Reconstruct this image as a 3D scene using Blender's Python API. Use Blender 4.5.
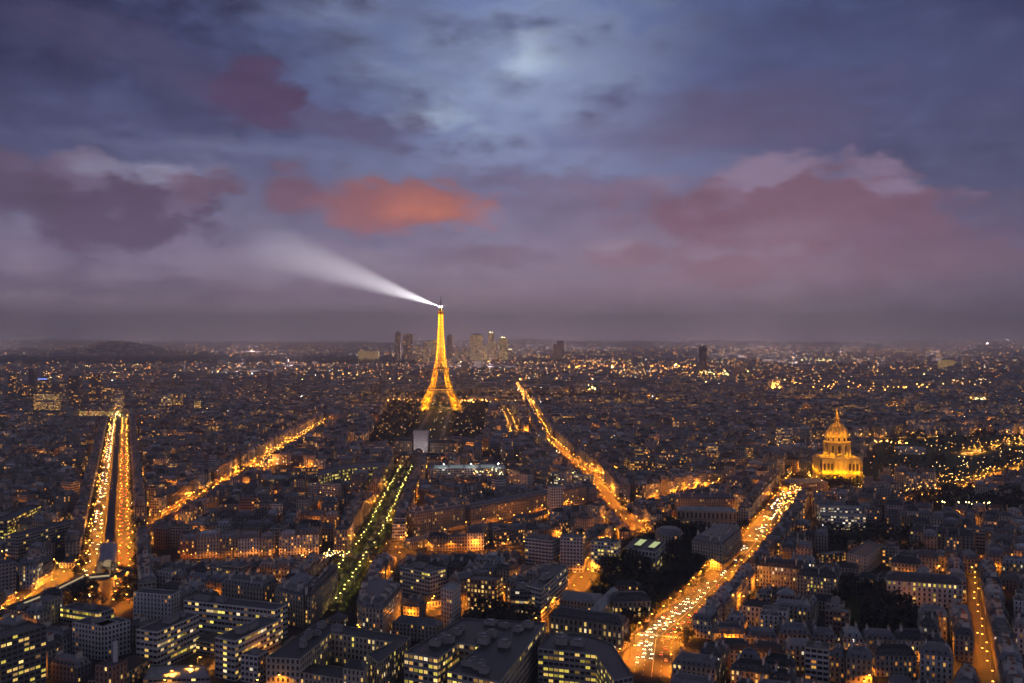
import bpy, math, random
import numpy as np
from mathutils import Vector
rnd = random.Random(11)
PI = math.pi; R = math.radians
sc = bpy.context.scene
for o in list(bpy.data.objects): bpy.data.objects.remove(o)
# ------------------------------------------------------------------ camera (roof terrace, 200 m above the streets)
F, HC, HZ = 942.0, 200.0, 340.0
cd = bpy.data.cameras.new('camera'); cam = bpy.data.objects.new('camera', cd)
sc.collection.objects.link(cam)
cam.location = (0, 0, HC); cam.rotation_euler = (R(90) - 1.5 / F, 0, 0)
cd.sensor_width = 36; cd.lens = F * 36 / 1024; cd.clip_start = 1; cd.clip_end = 150000
sc.camera = cam
# ------------------------------------------------------------------ view, render settings
sc.view_settings.view_transform = 'Standard'; sc.view_settings.look = 'None'
sc.view_settings.gamma = 1; sc.view_settings.exposure = 0; sc.view_settings.use_curve_mapping = False
sc.render.engine = 'CYCLES'
cy = sc.cycles
cy.max_bounces = 3; cy.diffuse_bounces = 1; cy.glossy_bounces = 1; cy.transmission_bounces = 2
cy.volume_bounces = 0; cy.transparent_max_bounces = 6
cy.sample_clamp_indirect = 3; cy.use_light_tree = True
cy.caustics_reflective = False; cy.caustics_refractive = False
cy.use_denoising = True; cy.use_adaptive_sampling = True; cy.adaptive_threshold = .025; cy.adaptive_min_samples = 24
try: cy.denoising_input_passes = 'RGB_ALBEDO_NORMAL'; cy.denoising_prefilter = 'ACCURATE'
except Exception: pass
# ------------------------------------------------------------------ node helpers
class NT:
    """small expression builder on a node tree"""
    def __init__(s, tree): s.t = tree; s.n = tree.nodes; s.l = tree.links
    def node(s, typ, **kw):
        n = s.n.new(typ)
        for k, v in kw.items(): setattr(n, k, v)
        return n
    def put(s, sock, v):
        if isinstance(v, bpy.types.NodeSocket): s.l.new(v, sock)
        elif v is not None:
            if isinstance(v, (tuple, list)) and sock.type == 'RGBA' and len(v) == 3: v = (*v, 1)
            sock.default_value = v
    def m(s, op, a, b=None, c=None, clamp=False):
        n = s.node('ShaderNodeMath', operation=op, use_clamp=clamp)
        s.put(n.inputs[0], a); s.put(n.inputs[1], b); s.put(n.inputs[2], c)
        return n.outputs[0]
    def add(s, a, b): return s.m('ADD', a, b)
    def sub(s, a, b): return s.m('SUBTRACT', a, b)
    def mul(s, a, b): return s.m('MULTIPLY', a, b)
    def div(s, a, b): return s.m('DIVIDE', a, b)
    def sstep(s, x, lo, hi, a=0.0, b=1.0):
        n = s.node('ShaderNodeMapRange', interpolation_type='SMOOTHSTEP')
        for i, v in enumerate((x, lo, hi, a, b)): s.put(n.inputs[i], v)
        return n.outputs[0]
    def mix(s, f, a, b, blend='MIX'):
        n = s.node('ShaderNodeMix', data_type='RGBA', blend_type=blend)
        s.put(n.inputs[0], f); s.put(n.inputs[6], a); s.put(n.inputs[7], b)
        return n.outputs[2]
    def noise(s, vec, scale, detail=3, rough=.55, dim='3D', w=None):
        n = s.node('ShaderNodeTexNoise', noise_dimensions=dim)
        s.put(n.inputs['Vector'], vec); n.inputs['Scale'].default_value = scale
        n.inputs['Detail'].default_value = detail; n.inputs['Roughness'].default_value = rough
        return n.outputs[0], n.outputs[1]
    def comb(s, x, y, z):
        n = s.node('ShaderNodeCombineXYZ')
        for i, v in enumerate((x, y, z)): s.put(n.inputs[i], v)
        return n.outputs[0]
    def sep(s, v):
        n = s.node('ShaderNodeSeparateXYZ'); s.put(n.inputs[0], v); return n.outputs
    def ramp(s, x, stops, interp='LINEAR'):
        n = s.node('ShaderNodeValToRGB'); s.put(n.inputs[0], x); e = n.color_ramp.elements
        n.color_ramp.interpolation = interp
        while len(e) < len(stops): e.new(0.5)
        for el, (p, c) in zip(e, stops): el.position = p; el.color = (*c, 1)
        return n.outputs[0]
def lin(r, g, b):
    f = lambda c: (c / 255 / 12.92) if c <= 10 else ((c / 255 + .055) / 1.055) ** 2.4
    return (f(r), f(g), f(b))
# ------------------------------------------------------------------ world: dusk sky with cloud banks, given by bearing and elevation
world = bpy.data.worlds.new('World'); sc.world = world; world.use_nodes = True
wt = world.node_tree; wt.nodes.clear(); W = NT(wt)
geo = W.node('ShaderNodeTexCoord'); d = W.sep(geo.outputs['Generated'])
az = W.m('ARCTAN2', d[0], d[1]); el = W.m('ARCSINE', d[2])
def sky_uv(px, py):
    u = math.atan((px - 512) / F); return u, math.atan((HZ - py) / F * math.cos(u))
flat = W.comb(W.mul(az, 1.0), W.mul(el, 2.1), 0.0)          # cloud layers lie flat: stretched sideways
n1, c1 = W.noise(flat, 4.5, 5, .55); n2, c2 = W.noise(flat, 13.0, 7, .62); n3, c3 = W.noise(W.comb(az, W.mul(el, 4.2), 3.0), 6.0, 7, .6); n4, c4 = W.noise(flat, 34.0, 6, .6)
vo = W.node('ShaderNodeTexVoronoi', feature='SMOOTH_F1', voronoi_dimensions='2D'); W.put(vo.inputs['Vector'], W.comb(W.add(az, W.mul(W.sub(n2, .5), .05)), W.add(W.mul(el, 1.7), W.mul(W.sub(n4, .5), .03)), 0.0)); vo.inputs['Scale'].default_value = 15; vo.inputs['Smoothness'].default_value = .35
puff = vo.outputs['Distance']
warp = W.sep(c1); warp2 = W.sep(c2); warp3 = W.sep(c4)
ua = W.add(az, W.add(W.mul(W.sub(warp[0], .5), .07), W.add(W.mul(W.sub(warp2[0], .5), .085), W.mul(W.sub(warp3[0], .5), .03))))
va = W.add(el, W.add(W.mul(W.sub(warp[1], .5), .03), W.mul(W.sub(warp2[1], .5), .045)))
va = W.add(va, W.mul(W.sub(warp3[1], .5), .022))
base = W.ramp(W.m('MULTIPLY', W.add(el, W.mul(W.sub(n1, .5), .05)), 2.0, clamp=True), [(0, lin(122, 106, 117)), (.07, lin(121, 105, 118)), (.2, lin(112, 104, 125)),
      (.34, lin(101, 105, 137)), (.48, lin(93, 101, 140)), (.68, lin(93, 105, 148)), (.85, lin(98, 112, 155)), (1, lin(98, 113, 160))])
def blob(col, px, py, rx, ry, amt, target, soft=.35, edge=.55, top=None, tilt=0.0):
    u0, v0 = sky_uv(px, py)
    x, y = W.sub(ua, u0), W.sub(va, v0)
    if tilt: y = W.add(y, W.mul(x, tilt))
    du = W.div(x, rx / F); dv = W.div(y, ry / F)
    dd = W.m('SQRT', W.add(W.mul(du, du), W.mul(dv, dv)))
    dd = W.add(dd, W.add(W.mul(W.sub(puff, .42), edge * 1.3), W.add(W.mul(W.sub(n2, .5), edge * 1.2), W.mul(W.sub(n4, .5), edge * .8))))
    f = W.mul(W.sstep(dd, 1.0 + soft, 1.0 - soft * 1.8), amt)
    if top is not None:
        target = W.mix(W.sstep(W.add(dv, W.add(W.mul(W.sub(n4, .5), 1.2), W.mul(W.sub(.42, puff), 1.3))), .1, .7), target, top)
    return W.mix(f, col, target)
BL = [ # the pale opening in the upper middle
    (490, 60, 210, 130, .85, lin(126, 140, 176), .6), (540, 75, 130, 80, .8, lin(150, 163, 194), .5, .9), (640, 120, 110, 70, .45, lin(124, 132, 166), .6, .9), (400, 75, 70, 22, .6, lin(138, 150, 182), .5, .9, None, .25), (330, 12, 80, 16, .7, lin(140, 152, 182), .6, .9), (428, 122, 46, 9, .85, lin(170, 186, 210), .6, .8), (535, 58, 26, 16, .9, lin(196, 212, 228), .9, .8), (500, 20, 90, 10, .5, lin(96, 106, 142), .6), (585, 95, 60, 10, .5, lin(108, 116, 150), .6),
    (470, 165, 150, 14, .4, lin(120, 122, 150), .6),
    # dark upper corners and the long dark bar sloping down from the left
    (0, 0, 380, 190, .97, lin(34, 36, 64), .6), (1030, -10, 360, 220, .97, lin(34, 40, 70), .6), (1030, 190, 120, 150, .8, lin(70, 72, 100), .7), (860, 60, 190, 60, .5, lin(82, 90, 128), .6),
    (170, 62, 220, 26, .75, lin(72, 70, 100), .45, .6, None, .22), (330, 120, 90, 18, .7, lin(82, 74, 102), .4, .6, None, .2), (40, 125, 150, 40, .55, lin(72, 74, 106), .6),
    (215, 150, 120, 12, .5, lin(112, 116, 145), .6),
    (265, 92, 58, 30, .95, lin(76, 62, 90), .25),
    # cloud bank at the left
    (110, 204, 98, 40, .97, lin(78, 65, 86), .15, .42, lin(96, 84, 106)), (15, 190, 56, 30, .75, lin(80, 68, 88), .35), (160, 172, 60, 9, .7, lin(134, 134, 158), .6, .8), (205, 185, 34, 12, .85, lin(96, 76, 94), .3), (285, 194, 40, 22, .85, lin(106, 78, 94), .25),
    # right hand banks
    (760, 115, 150, 34, .8, lin(84, 76, 104), .45), (640, 140, 90, 18, .5, lin(98, 92, 120), .5), (560, 205, 120, 18, .5, lin(106, 92, 114), .5), (500, 178, 90, 12, .6, lin(98, 86, 110), .4),
    (640, 245, 150, 50, .5, lin(116, 96, 112), .6),
    (780, 206, 138, 48, .95, lin(110, 82, 99), .14, .42, lin(122, 106, 128)), (690, 214, 64, 24, .75, lin(110, 82, 99), .4), (770, 232, 60, 12, .6, lin(118, 98, 114), .5), (930, 250, 100, 38, .8, lin(104, 80, 97), .4), (800, 268, 180, 22, .6, lin(112, 86, 101), .5), (620, 192, 40, 14, .6, lin(118, 88, 102), .4),
    (632, 255, 46, 20, .85, lin(116, 93, 107), .3, .6, lin(124, 107, 123)), (730, 268, 64, 18, .8, lin(116, 90, 104), .3, .6, lin(122, 104, 120)), (560, 182, 120, 10, .4, lin(104, 92, 116), .5),
    (480, 258, 60, 12, .7, lin(100, 83, 99), .4), (230, 288, 130, 9, .6, lin(98, 82, 99), .5), (60, 286, 140, 12, .7, lin(86, 76, 95), .5), (330, 262, 110, 12, .5, lin(124, 114, 128), .6), (600, 300, 160, 9, .4, lin(112, 95, 108), .5), (850, 300, 200, 10, .4, lin(108, 90, 103), .5),
    (30, 335, 220, 34, .5, lin(96, 90, 104), .8), (1030, 310, 170, 60, .75, lin(80, 70, 83), .7),
    # the lit cloud
    (398, 203, 92, 29, .95, lin(128, 88, 96), .18, .32, lin(118, 94, 108)), (418, 202, 70, 24, .85, lin(146, 94, 92), .35, .35), (440, 209, 46, 14, .7, lin(180, 112, 92), .8, .45)]
for a in BL: base = blob(base, *a)
base = W.mix(W.sstep(n3, .48, .66, 0, .35), base, W.mix(1.0, base, (.72, .68, .76), 'MULTIPLY'))
k = W.add(1.15, W.add(W.mul(n2, .26), W.mul(n4, .14)))
k = W.add(k, W.mul(W.mul(W.sub(.40, puff), W.sstep(el, .02, .10)), .22))
k = W.mul(k, W.add(W.sstep(el, .0, .15, 1.15, 0), W.sstep(el, .05, .30, 1.42, .98)))
base = W.mix(1.0, base, W.comb(k, k, k), 'MULTIPLY')
hs = W.node('ShaderNodeHueSaturation'); hs.inputs['Saturation'].default_value = 1.06; W.put(hs.inputs['Color'], base); base = hs.outputs[0]
# a thin Nishita after-glow under the clouds
nish = W.node('ShaderNodeTexSky', sky_type='NISHITA', sun_disc=False)
nish.sun_elevation = R(1.5); nish.sun_rotation = R(15); nish.altitude = 200
below = W.sstep(el, -.03, -.004)
base = W.mix(below, lin(52, 47, 54), base)
over = W.sstep(el, .36, .62)                                   # the unseen sky overhead has gone dark
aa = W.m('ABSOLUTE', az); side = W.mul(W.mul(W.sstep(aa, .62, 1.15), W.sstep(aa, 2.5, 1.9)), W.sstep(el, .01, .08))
base = W.mix(side, base, (.37, .35, .45))                     # unseen sky on either side, brightened to light the haze and facades
base = W.mix(over, base, (.026, .029, .040))
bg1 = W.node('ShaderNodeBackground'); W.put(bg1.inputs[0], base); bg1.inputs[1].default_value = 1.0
bg2 = W.node('ShaderNodeBackground'); W.put(bg2.inputs[0], nish.outputs[0]); bg2.inputs[1].default_value = 0.0012
ad = W.node('ShaderNodeAddShader'); wo = W.node('ShaderNodeOutputWorld')
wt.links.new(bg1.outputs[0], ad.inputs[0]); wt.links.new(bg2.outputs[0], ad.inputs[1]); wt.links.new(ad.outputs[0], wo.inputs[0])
world.cycles.sampling_method = 'MANUAL'; world.cycles.sample_map_resolution = 512
# ------------------------------------------------------------------ sun: only a trace of it left behind the clouds
sl = bpy.data.lights.new('sun', 'SUN'); sl.energy = 0.03; sl.angle = R(25); sl.color = (1, .72, .62)
so = bpy.data.objects.new('sun', sl); sc.collection.objects.link(so)
so.rotation_euler = Vector((-math.sin(R(15)), -math.cos(R(15)), -.22)).to_track_quat('-Z', 'Y').to_euler()

# ------------------------------------------------------------------ placing helpers
def G(px, py, h=0.0):
    """point of height h seen on the picture ray (px, py)"""
    Y = F * (HC - h) / (py - HZ); return ((px - 512) * Y / F, Y)
def PX(X, Y, h=0.0): return 512 + X * F / Y, HZ + (HC - h) * F / Y
C = sc.collection
# ------------------------------------------------------------------ materials
def mat(name, col, rough=.8, metal=0.0, noise=.15, scale=.2, emit=None, es=0, spec=.3):
    m = bpy.data.materials.new(name); m.use_nodes = True; t = m.node_tree; t.nodes.clear(); N = NT(t)
    out = N.node('ShaderNodeOutputMaterial'); b = N.node('ShaderNodeBsdfPrincipled')
    if emit is None:
        co = N.node('ShaderNodeTexCoord'); nf, nc = N.noise(co.outputs['Object'], scale, 4, .6)
        k = N.add(1 - noise, N.mul(nf, noise * 2))
        N.put(b.inputs['Base Color'], N.mix(1.0, col, N.comb(k, k, k), 'MULTIPLY'))
    else:
        N.put(b.inputs['Base Color'], col); N.put(b.inputs['Emission Color'], emit); b.inputs['Emission Strength'].default_value = es
        m.cycles.emission_sampling = 'NONE'
    b.inputs['Roughness'].default_value = rough; b.inputs['Metallic'].default_value = metal
    b.inputs['Specular IOR Level'].default_value = spec
    t.links.new(b.outputs[0], out.inputs[0]); return m
M = {}
M['asphalt'] = mat('asphalt', (.075, .07, .068), .75, noise=.75, scale=.16)
M['pavement'] = mat('pavement', (.17, .16, .15), .85, noise=.2, scale=.5)
M['paint'] = mat('road_paint', (.7, .7, .66), .6, noise=.1, scale=2)
M['ground'] = mat('ground', (.055, .052, .05), .9, noise=.4, scale=.06)
M['grass'] = mat('grass', (.055, .075, .022), .95, noise=.35, scale=.15)
M['gravel'] = mat('gravel', (.30, .26, .2), .9, noise=.2, scale=.3)
M['bark'] = mat('bark', (.07, .05, .035), .9)
M['leaf'] = mat('leaf', (.055, .05, .028), .8, noise=.5, scale=.35)
M['leaf_green'] = mat('leaf_green', (.07, .09, .03), .8, noise=.5, scale=.35)
M['leaf_dark'] = mat('leaf_dark', (.028, .034, .026), .85, noise=.5, scale=.3)
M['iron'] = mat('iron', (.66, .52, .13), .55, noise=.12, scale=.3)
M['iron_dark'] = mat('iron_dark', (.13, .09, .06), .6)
M['steel'] = mat('steel', (.25, .25, .26), .4, .6)
M['stone'] = mat('stone', (.40, .36, .29), .85, noise=.14, scale=.35)
M['golden_stone'] = mat('golden_stone', (.47, .38, .20), .85, noise=.14, scale=.35)
M['white'] = mat('white_render', (.62, .60, .58), .8, noise=.08, scale=.2)
M['concrete'] = mat('concrete', (.30, .29, .28), .85, noise=.2, scale=.25)
M['gilt'] = mat('gilded_lead', (.60, .42, .14), .45, .35, noise=.15, scale=.5)
M['lead'] = mat('lead_roof', (.30, .26, .22), .5, noise=.2, scale=.3)
M['viaduct'] = mat('viaduct_steel', (.10, .10, .11), .6)
M['glass_roof'] = mat('glass_roof', (.15, .165, .18), .25, noise=.15, scale=.3)
M['tyre'] = mat('tyre', (.02, .02, .02), .9)
M['lamp'] = mat('lamp_glow', (1, .6, .2), emit=(1, .43, .07), es=20)
M['lamp_white'] = mat('lamp_glow_pale', (1, .9, .7), emit=(1, .80, .48), es=20)
M['lamp_green'] = mat('lamp_glow_yellow', (1, .9, .4), emit=(1, .80, .20), es=14)
M['head'] = mat('headlight_glow', (1, 1, .9), emit=(1, .84, .60), es=26)
M['tail'] = mat('taillight_glow', (1, .1, .05), emit=(1, .07, .02), es=10)
M['beacon'] = mat('beacon_glow', (1, 1, 1), emit=(1, .9, .75), es=160)
WIN = []; DIM = []
for i, (c, s) in enumerate([((1, .50, .09), .75), ((1, .62, .14), .95), ((1, .70, .30), .8), ((.95, .74, .09), .8), ((1, .36, .05), .6), ((1, .84, .55), .9)]):
    nm = 'amber yellow pale lemon orange white'.split()[i]
    WIN.append(mat('lit_window_' + nm, (.4, .3, .15), .4, emit=c, es=s))
    DIM.append([WIN[-1], mat('dim_window_' + nm, (.3, .22, .12), .4, emit=c, es=s * .42), mat('bright_window_' + nm, (.4, .3, .2), .4, emit=(1, c[1] * 1.1, c[2] * 1.5), es=s * 1.7), mat('curtained_window_' + nm, (.3, .22, .12), .4, emit=(1, c[1] * .8, c[2] * .7), es=s * .2)])
M['frame'] = mat('window_frame', (.36, .33, .29), .6, noise=.05)

def facade_material():
    m = bpy.data.materials.new('facade'); m.use_nodes = True; t = m.node_tree; t.nodes.clear(); N = NT(t)
    out = N.node('ShaderNodeOutputMaterial'); b = N.node('ShaderNodeBsdfPrincipled')
    uv = N.node('ShaderNodeUVMap', uv_map='UVMap'); s = N.sep(uv.outputs[0])
    tint = N.node('ShaderNodeAttribute', attribute_name='tint'); info = N.node('ShaderNodeAttribute', attribute_name='info')
    i = N.sep(info.outputs['Vector'])                       # seed, lit share, style
    cu = N.m('FLOOR', s[0]); cv = N.m('FLOOR', s[1]); fu = N.m('FRACT', s[0]); fv = N.m('FRACT', s[1])
    hw = N.add(.21, N.mul(i[2], .22)); hh = N.sub(.31, N.mul(i[2], .07))
    wx = N.m('LESS_THAN', N.m('ABSOLUTE', N.sub(fu, .5)), hw); wy = N.m('LESS_THAN', N.m('ABSOLUTE', N.sub(fv, .47)), hh)
    win = N.mul(wx, wy)
    wn = N.node('ShaderNodeTexWhiteNoise', noise_dimensions='3D'); N.put(wn.inputs['Vector'], N.comb(cu, cv, i[0]))
    lit = N.mul(N.m('LESS_THAN', wn.outputs[0], i[1]), win)
    rc = N.sep(wn.outputs[1])
    co = N.node('ShaderNodeTexCoord')
    nf, _ = N.noise(co.outputs['Object'], .15, 6, .75); k = N.add(.35, N.mul(nf, 1.3))
    # string courses and balcony lines between the storeys
    band = N.m('LESS_THAN', fv, .09); k = N.mul(k, N.sub(1.0, N.mul(band, .35)))
    wall = N.mix(1.0, tint.outputs['Color'], N.comb(k, k, k), 'MULTIPLY')
    N.put(b.inputs['Base Color'], N.mix(win, wall, (.03, .03, .035)))
    N.put(b.inputs['Roughness'], N.sub(.85, N.mul(win, .6))); b.inputs['Specular IOR Level'].default_value = .35
    N.put(b.inputs['Emission Color'], N.ramp(rc[0], [(0, (1, .38, .06)), (.4, (1, .52, .11)), (.65, (1, .68, .26)), (.82, (.95, .74, .12)), (1, (1, .84, .6))]))
    N.put(b.inputs['Emission Strength'], N.mul(lit, N.add(.3, N.mul(N.mul(rc[1], rc[1]), 1.6))))
    m.cycles.emission_sampling = 'NONE'
    t.links.new(b.outputs[0], out.inputs[0]); return m
def roof_material():
    m = bpy.data.materials.new('zinc_and_slate'); m.use_nodes = True; t = m.node_tree; t.nodes.clear(); N = NT(t)
    out = N.node('ShaderNodeOutputMaterial'); b = N.node('ShaderNodeBsdfPrincipled')
    tint = N.node('ShaderNodeAttribute', attribute_name='tint'); co = N.node('ShaderNodeTexCoord')
    nf, _ = N.noise(co.outputs['Object'], .35, 7, .8); k = N.add(-.35, N.mul(nf, 2.7))
    N.put(b.inputs['Base Color'], N.mix(1.0, tint.outputs['Color'], N.comb(k, k, k), 'MULTIPLY'))
    b.inputs['Roughness'].default_value = .5; b.inputs['Specular IOR Level'].default_value = .5
    t.links.new(b.outputs[0], out.inputs[0]); return m
M['facade'] = facade_material(); M['roof'] = roof_material()

# ------------------------------------------------------------------ mesh building
class MB:
    def __init__(s): s.v = []; s.f = []; s.mi = []; s.uv = []; s.tint = []; s.info = []; s.mats = []
    def midx(s, m):
        if m not in s.mats: s.mats.append(m)
        return s.mats.index(m)
    def face(s, pts, m, uv=None, tint=(1, 1, 1), info=(0, 0, 0)):
        n = len(s.v); s.v.extend(pts); s.f.append(tuple(range(n, n + len(pts)))); s.mi.append(s.midx(m))
        s.uv.extend(uv if uv else [(0, 0)] * len(pts)); s.tint.append(tint); s.info.append(info)
    def box(s, cx, cy, z0, z1, hx, hy, ang, m, tint=(1, 1, 1), bottom=False, taper=1.0, tx=None):
        ca, sa = math.cos(ang), math.sin(ang); q = [(-hx, -hy), (hx, -hy), (hx, hy), (-hx, hy)]
        t2 = tx if tx is not None else taper
        lo = [(cx + x * ca - y * sa, cy + x * sa + y * ca, z0) for x, y in q]
        hi = [(cx + x * taper * ca - y * t2 * sa, cy + x * taper * sa + y * t2 * ca, z1) for x, y in q]
        for i in range(4): s.face([lo[i], lo[(i + 1) % 4], hi[(i + 1) % 4], hi[i]], m, tint=tint)
        s.face(hi, m, tint=tint)
        if bottom: s.face(lo[::-1], m, tint=tint)
    def bar(s, a, b, w, m, w2=None):
        a = Vector(a); b = Vector(b); dv = b - a
        if dv.length < 1e-6: return
        dv.normalize(); up = Vector((0, 0, 1)) if abs(dv.z) < .9 else Vector((1, 0, 0))
        p = dv.cross(up).normalized(); q = dv.cross(p); w2 = w if w2 is None else w2
        A = [tuple(a + (p * i + q * j) * w / 2) for i, j in ((-1, -1), (1, -1), (1, 1), (-1, 1))]
        B = [tuple(b + (p * i + q * j) * w2 / 2) for i, j in ((-1, -1), (1, -1), (1, 1), (-1, 1))]
        for i in range(4): s.face([A[i], A[(i + 1) % 4], B[(i + 1) % 4], B[i]], m)
        s.face(A[::-1], m); s.face(B, m)
    def lathe(s, prof, m, n=24, cx=0, cy=0, tint=(1, 1, 1)):
        for (r0, z0), (r1, z1) in zip(prof, prof[1:]):
            for i in range(n):
                a, b = 2 * PI * i / n, 2 * PI * (i + 1) / n
                pts = [(cx + r0 * math.cos(a), cy + r0 * math.sin(a), z0), (cx + r0 * math.cos(b), cy + r0 * math.sin(b), z0)]
                if r1 > 1e-4: pts += [(cx + r1 * math.cos(b), cy + r1 * math.sin(b), z1), (cx + r1 * math.cos(a), cy + r1 * math.sin(a), z1)]
                else: pts += [(cx, cy, z1)]
                if r0 <= 1e-4: pts = [(cx, cy, z0)] + pts[2:]
                s.face(pts, m, tint=tint)
    def octa(s, p, r, m, tint=(1, 1, 1)):
        x, y, z = p; q = [(x + r, y, z), (x, y + r, z), (x - r, y, z), (x, y - r, z)]
        for i in range(4):
            s.face([q[i], q[(i + 1) % 4], (x, y, z + r)], m, tint=tint); s.face([q[(i + 1) % 4], q[i], (x, y, z - r)], m, tint=tint)
    def mesh(s, name, smooth=False):
        me = bpy.data.meshes.new(name); me.from_pydata(s.v, [], s.f)
        for m in s.mats: me.materials.append(m)
        me.polygons.foreach_set('material_index', s.mi)
        if M['facade'] in s.mats or M['roof'] in s.mats or any(m.name.startswith(('tinted', 'city')) for m in s.mats):
            uv = me.uv_layers.new(name='UVMap'); uv.data.foreach_set('uv', np.array(s.uv, dtype=np.float32).ravel())
            a = me.attributes.new('tint', 'FLOAT_COLOR', 'FACE'); a.data.foreach_set('color', np.array([(*t, 1) for t in s.tint], dtype=np.float32).ravel())
            a = me.attributes.new('info', 'FLOAT_VECTOR', 'FACE'); a.data.foreach_set('vector', np.array(s.info, dtype=np.float32).ravel())
        if smooth: me.polygons.foreach_set('use_smooth', [True] * len(s.f))
        me.update(); return me
    def build(s, name, parent=None, smooth=False, loc=None):
        if not s.v: return None
        return put(name, s.mesh(name, smooth), parent, loc)
def put(name, me, parent=None, loc=None, rz=0, scale=None):
    o = bpy.data.objects.new(name, me); C.objects.link(o)
    if parent: o.parent = parent
    if loc is not None: o.location = loc
    if rz: o.rotation_euler = (0, 0, rz)
    if scale is not None: o.scale = scale
    return o
def tag(o, label=None, cat=None, group=None, kind=None):
    if label: o['label'] = label
    if cat: o['category'] = cat
    if group: o['group'] = group
    if kind: o['kind'] = kind
    return o
def thing(name, label, cat, loc=(0, 0, 0), rz=0, group=None):
    return tag(put(name, None, None, loc, rz), label, cat, group)
def light(typ, name, power, col, parent=None, loc=(0, 0, 0), radius=.4, cache={}):
    k = (typ, name, power, col, radius)
    if k not in cache:
        l = bpy.data.lights.new(name, typ); l.energy = power; l.color = col; l.shadow_soft_size = radius
        if typ == 'SPOT': l.spot_size = R(150); l.spot_blend = .45
        cache[k] = l
    o = bpy.data.objects.new(name, cache[k]); C.objects.link(o); o.location = loc
    if parent: o.parent = parent
    return o
# ------------------------------------------------------------------ ground, one sheet out to the hills on the horizon
def relief(x, y):
    if y < 8200: return 0.0
    t = min(1, (y - 8200) / 16000); t = t * t * (3 - 2 * t)
    z = 138 * t * (1 + .16 * math.sin(x / 2100 + 1.3) + .12 * math.sin(x / 830 + y / 2700) + .07 * math.sin(x / 370 + .5))
    z += 150 * math.exp(-((x + 4750) / 430) ** 2 - ((y - 11300) / 900) ** 2)
    z += 22 * math.exp(-((x + 5900) / 900) ** 2 - ((y - 12300) / 1200) ** 2)
    return z
def ground():
    ys = [-200, 300, 1000, 2500, 5000, 8200] + [8200 + 16800 * (i / 40) ** 1.15 for i in range(1, 41)] + [27000]
    nx = 160; V = []; Fc = []
    for y in ys:
        for i in range(nx + 1):
            t = (i / nx - .5) * 2; x = t * (2500 + max(y, 0) * .75); V.append((x, y, relief(x, y)))
    for j in range(len(ys) - 1):
        for i in range(nx):
            a = j * (nx + 1) + i; Fc.append((a, a + 1, a + nx + 2, a + nx + 1))
    me = bpy.data.meshes.new('ground'); me.from_pydata(V, [], Fc); me.materials.append(M['ground'])
    tag(put('ground', me), 'dark city ground running out to low hills', kind='structure')
ground()
# ------------------------------------------------------------------ streets: ground polylines in metres
class Street:
    def __init__(s, name, pts, w, lamp=None, gap=28, power=9000, both=True, inl=.8, phrase=None):
        s.name, s.pts, s.w, s.lamp, s.gap, s.power, s.both, s.inl, s.phrase = name, pts, w, lamp, gap, power, both, inl, phrase
    def walk(s, step, off=0.0, start=0.0):
        """points along the street with their heading, off metres to the right of the centre line"""
        out = []; carry = start
        for (x0, y0), (x1, y1) in zip(s.pts, s.pts[1:]):
            L = math.hypot(x1 - x0, y1 - y0); dx, dy = (x1 - x0) / L, (y1 - y0) / L; t = carry
            while t < L:
                out.append((x0 + dx * t + dy * off, y0 + dy * t - dx * off, math.atan2(dy, dx))); t += step
            carry = t - L
        return out
    def dist(s, x, y):
        best = 1e9
        for (x0, y0), (x1, y1) in zip(s.pts, s.pts[1:]):
            L2 = (x1 - x0) ** 2 + (y1 - y0) ** 2; t = max(0, min(1, ((x - x0) * (x1 - x0) + (y - y0) * (y1 - y0)) / L2))
            best = min(best, math.hypot(x - x0 - t * (x1 - x0), y - y0 - t * (y1 - y0)))
        return best
def gp(*px): return [G(*p) for p in px]
def ln(p, slope, y0, y1): return [(p[0] + (y - p[1]) * slope, y) for y in (y0, y1)]
ORANGE = (1, .29, .016); AMBER = (1, .37, .04); YEL = (1, .74, .20); WARM = (1, .70, .36)
ST = []
def street(*a, **k): s = Street(*a, **k); ST.append(s); return s
SL = street('boulevard carriageway', ln((-330, 732), -.411, 690, 2330), 14, ORANGE, 24, 4600, phrase='left carriageway of the viaduct boulevard')
SR = street('boulevard carriageway', ln((-302, 732), -.411, 690, 2330), 14, ORANGE, 24, 4600, phrase='right carriageway of the viaduct boulevard')
S1X = street('boulevard tail', [(-972, 2330), (-1075, 2560), (-1085, 2800)], 16, YEL, 45, 9000)
S2 = street('long straight avenue', ln((-372, 760), -.05, 600, 2300), 14, ORANGE, 26, 11000, phrase='long straight avenue beside the viaduct boulevard')
S3 = street('avenue with lawn', ln((-137, 900), -.045, 880, 1440), 32, YEL, 13, 700, inl=6, phrase='tree-lined avenue leading to the white box')
S3N = street('square with gardens', [(-137, 690), (-139, 850)], 40, YEL, 12, 480, inl=10, phrase='garden square in front of the tree-lined avenue')
PL = street('crossing street', [(-300, 845), (-215, 862), (-130, 872), (-20, 884), (60, 930)], 20, ORANGE, 20, 2300, phrase='crossing below the tree-lined avenue')
S5F = street('diagonal avenue', [(37, 4381), (55, 3000), (72, 1860)], 13, ORANGE, 30, 6500)
S5 = street('diagonal avenue', [(72, 1860), (92, 1600), (113, 1395), (118, 1200), (121, 1095), (132, 945)], 19, ORANGE, 24, 8000, phrase='diagonal avenue to the right of the tower')
S5B = street('side avenue', [(-19, 2617), (12, 1847)], 20, ORANGE, 40, 9000)
S6 = street('cross street', [(121, 1108), (200, 1200), (300, 1300)], 18, ORANGE, 24, 8000, phrase='cross street beside the dark garden')
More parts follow.
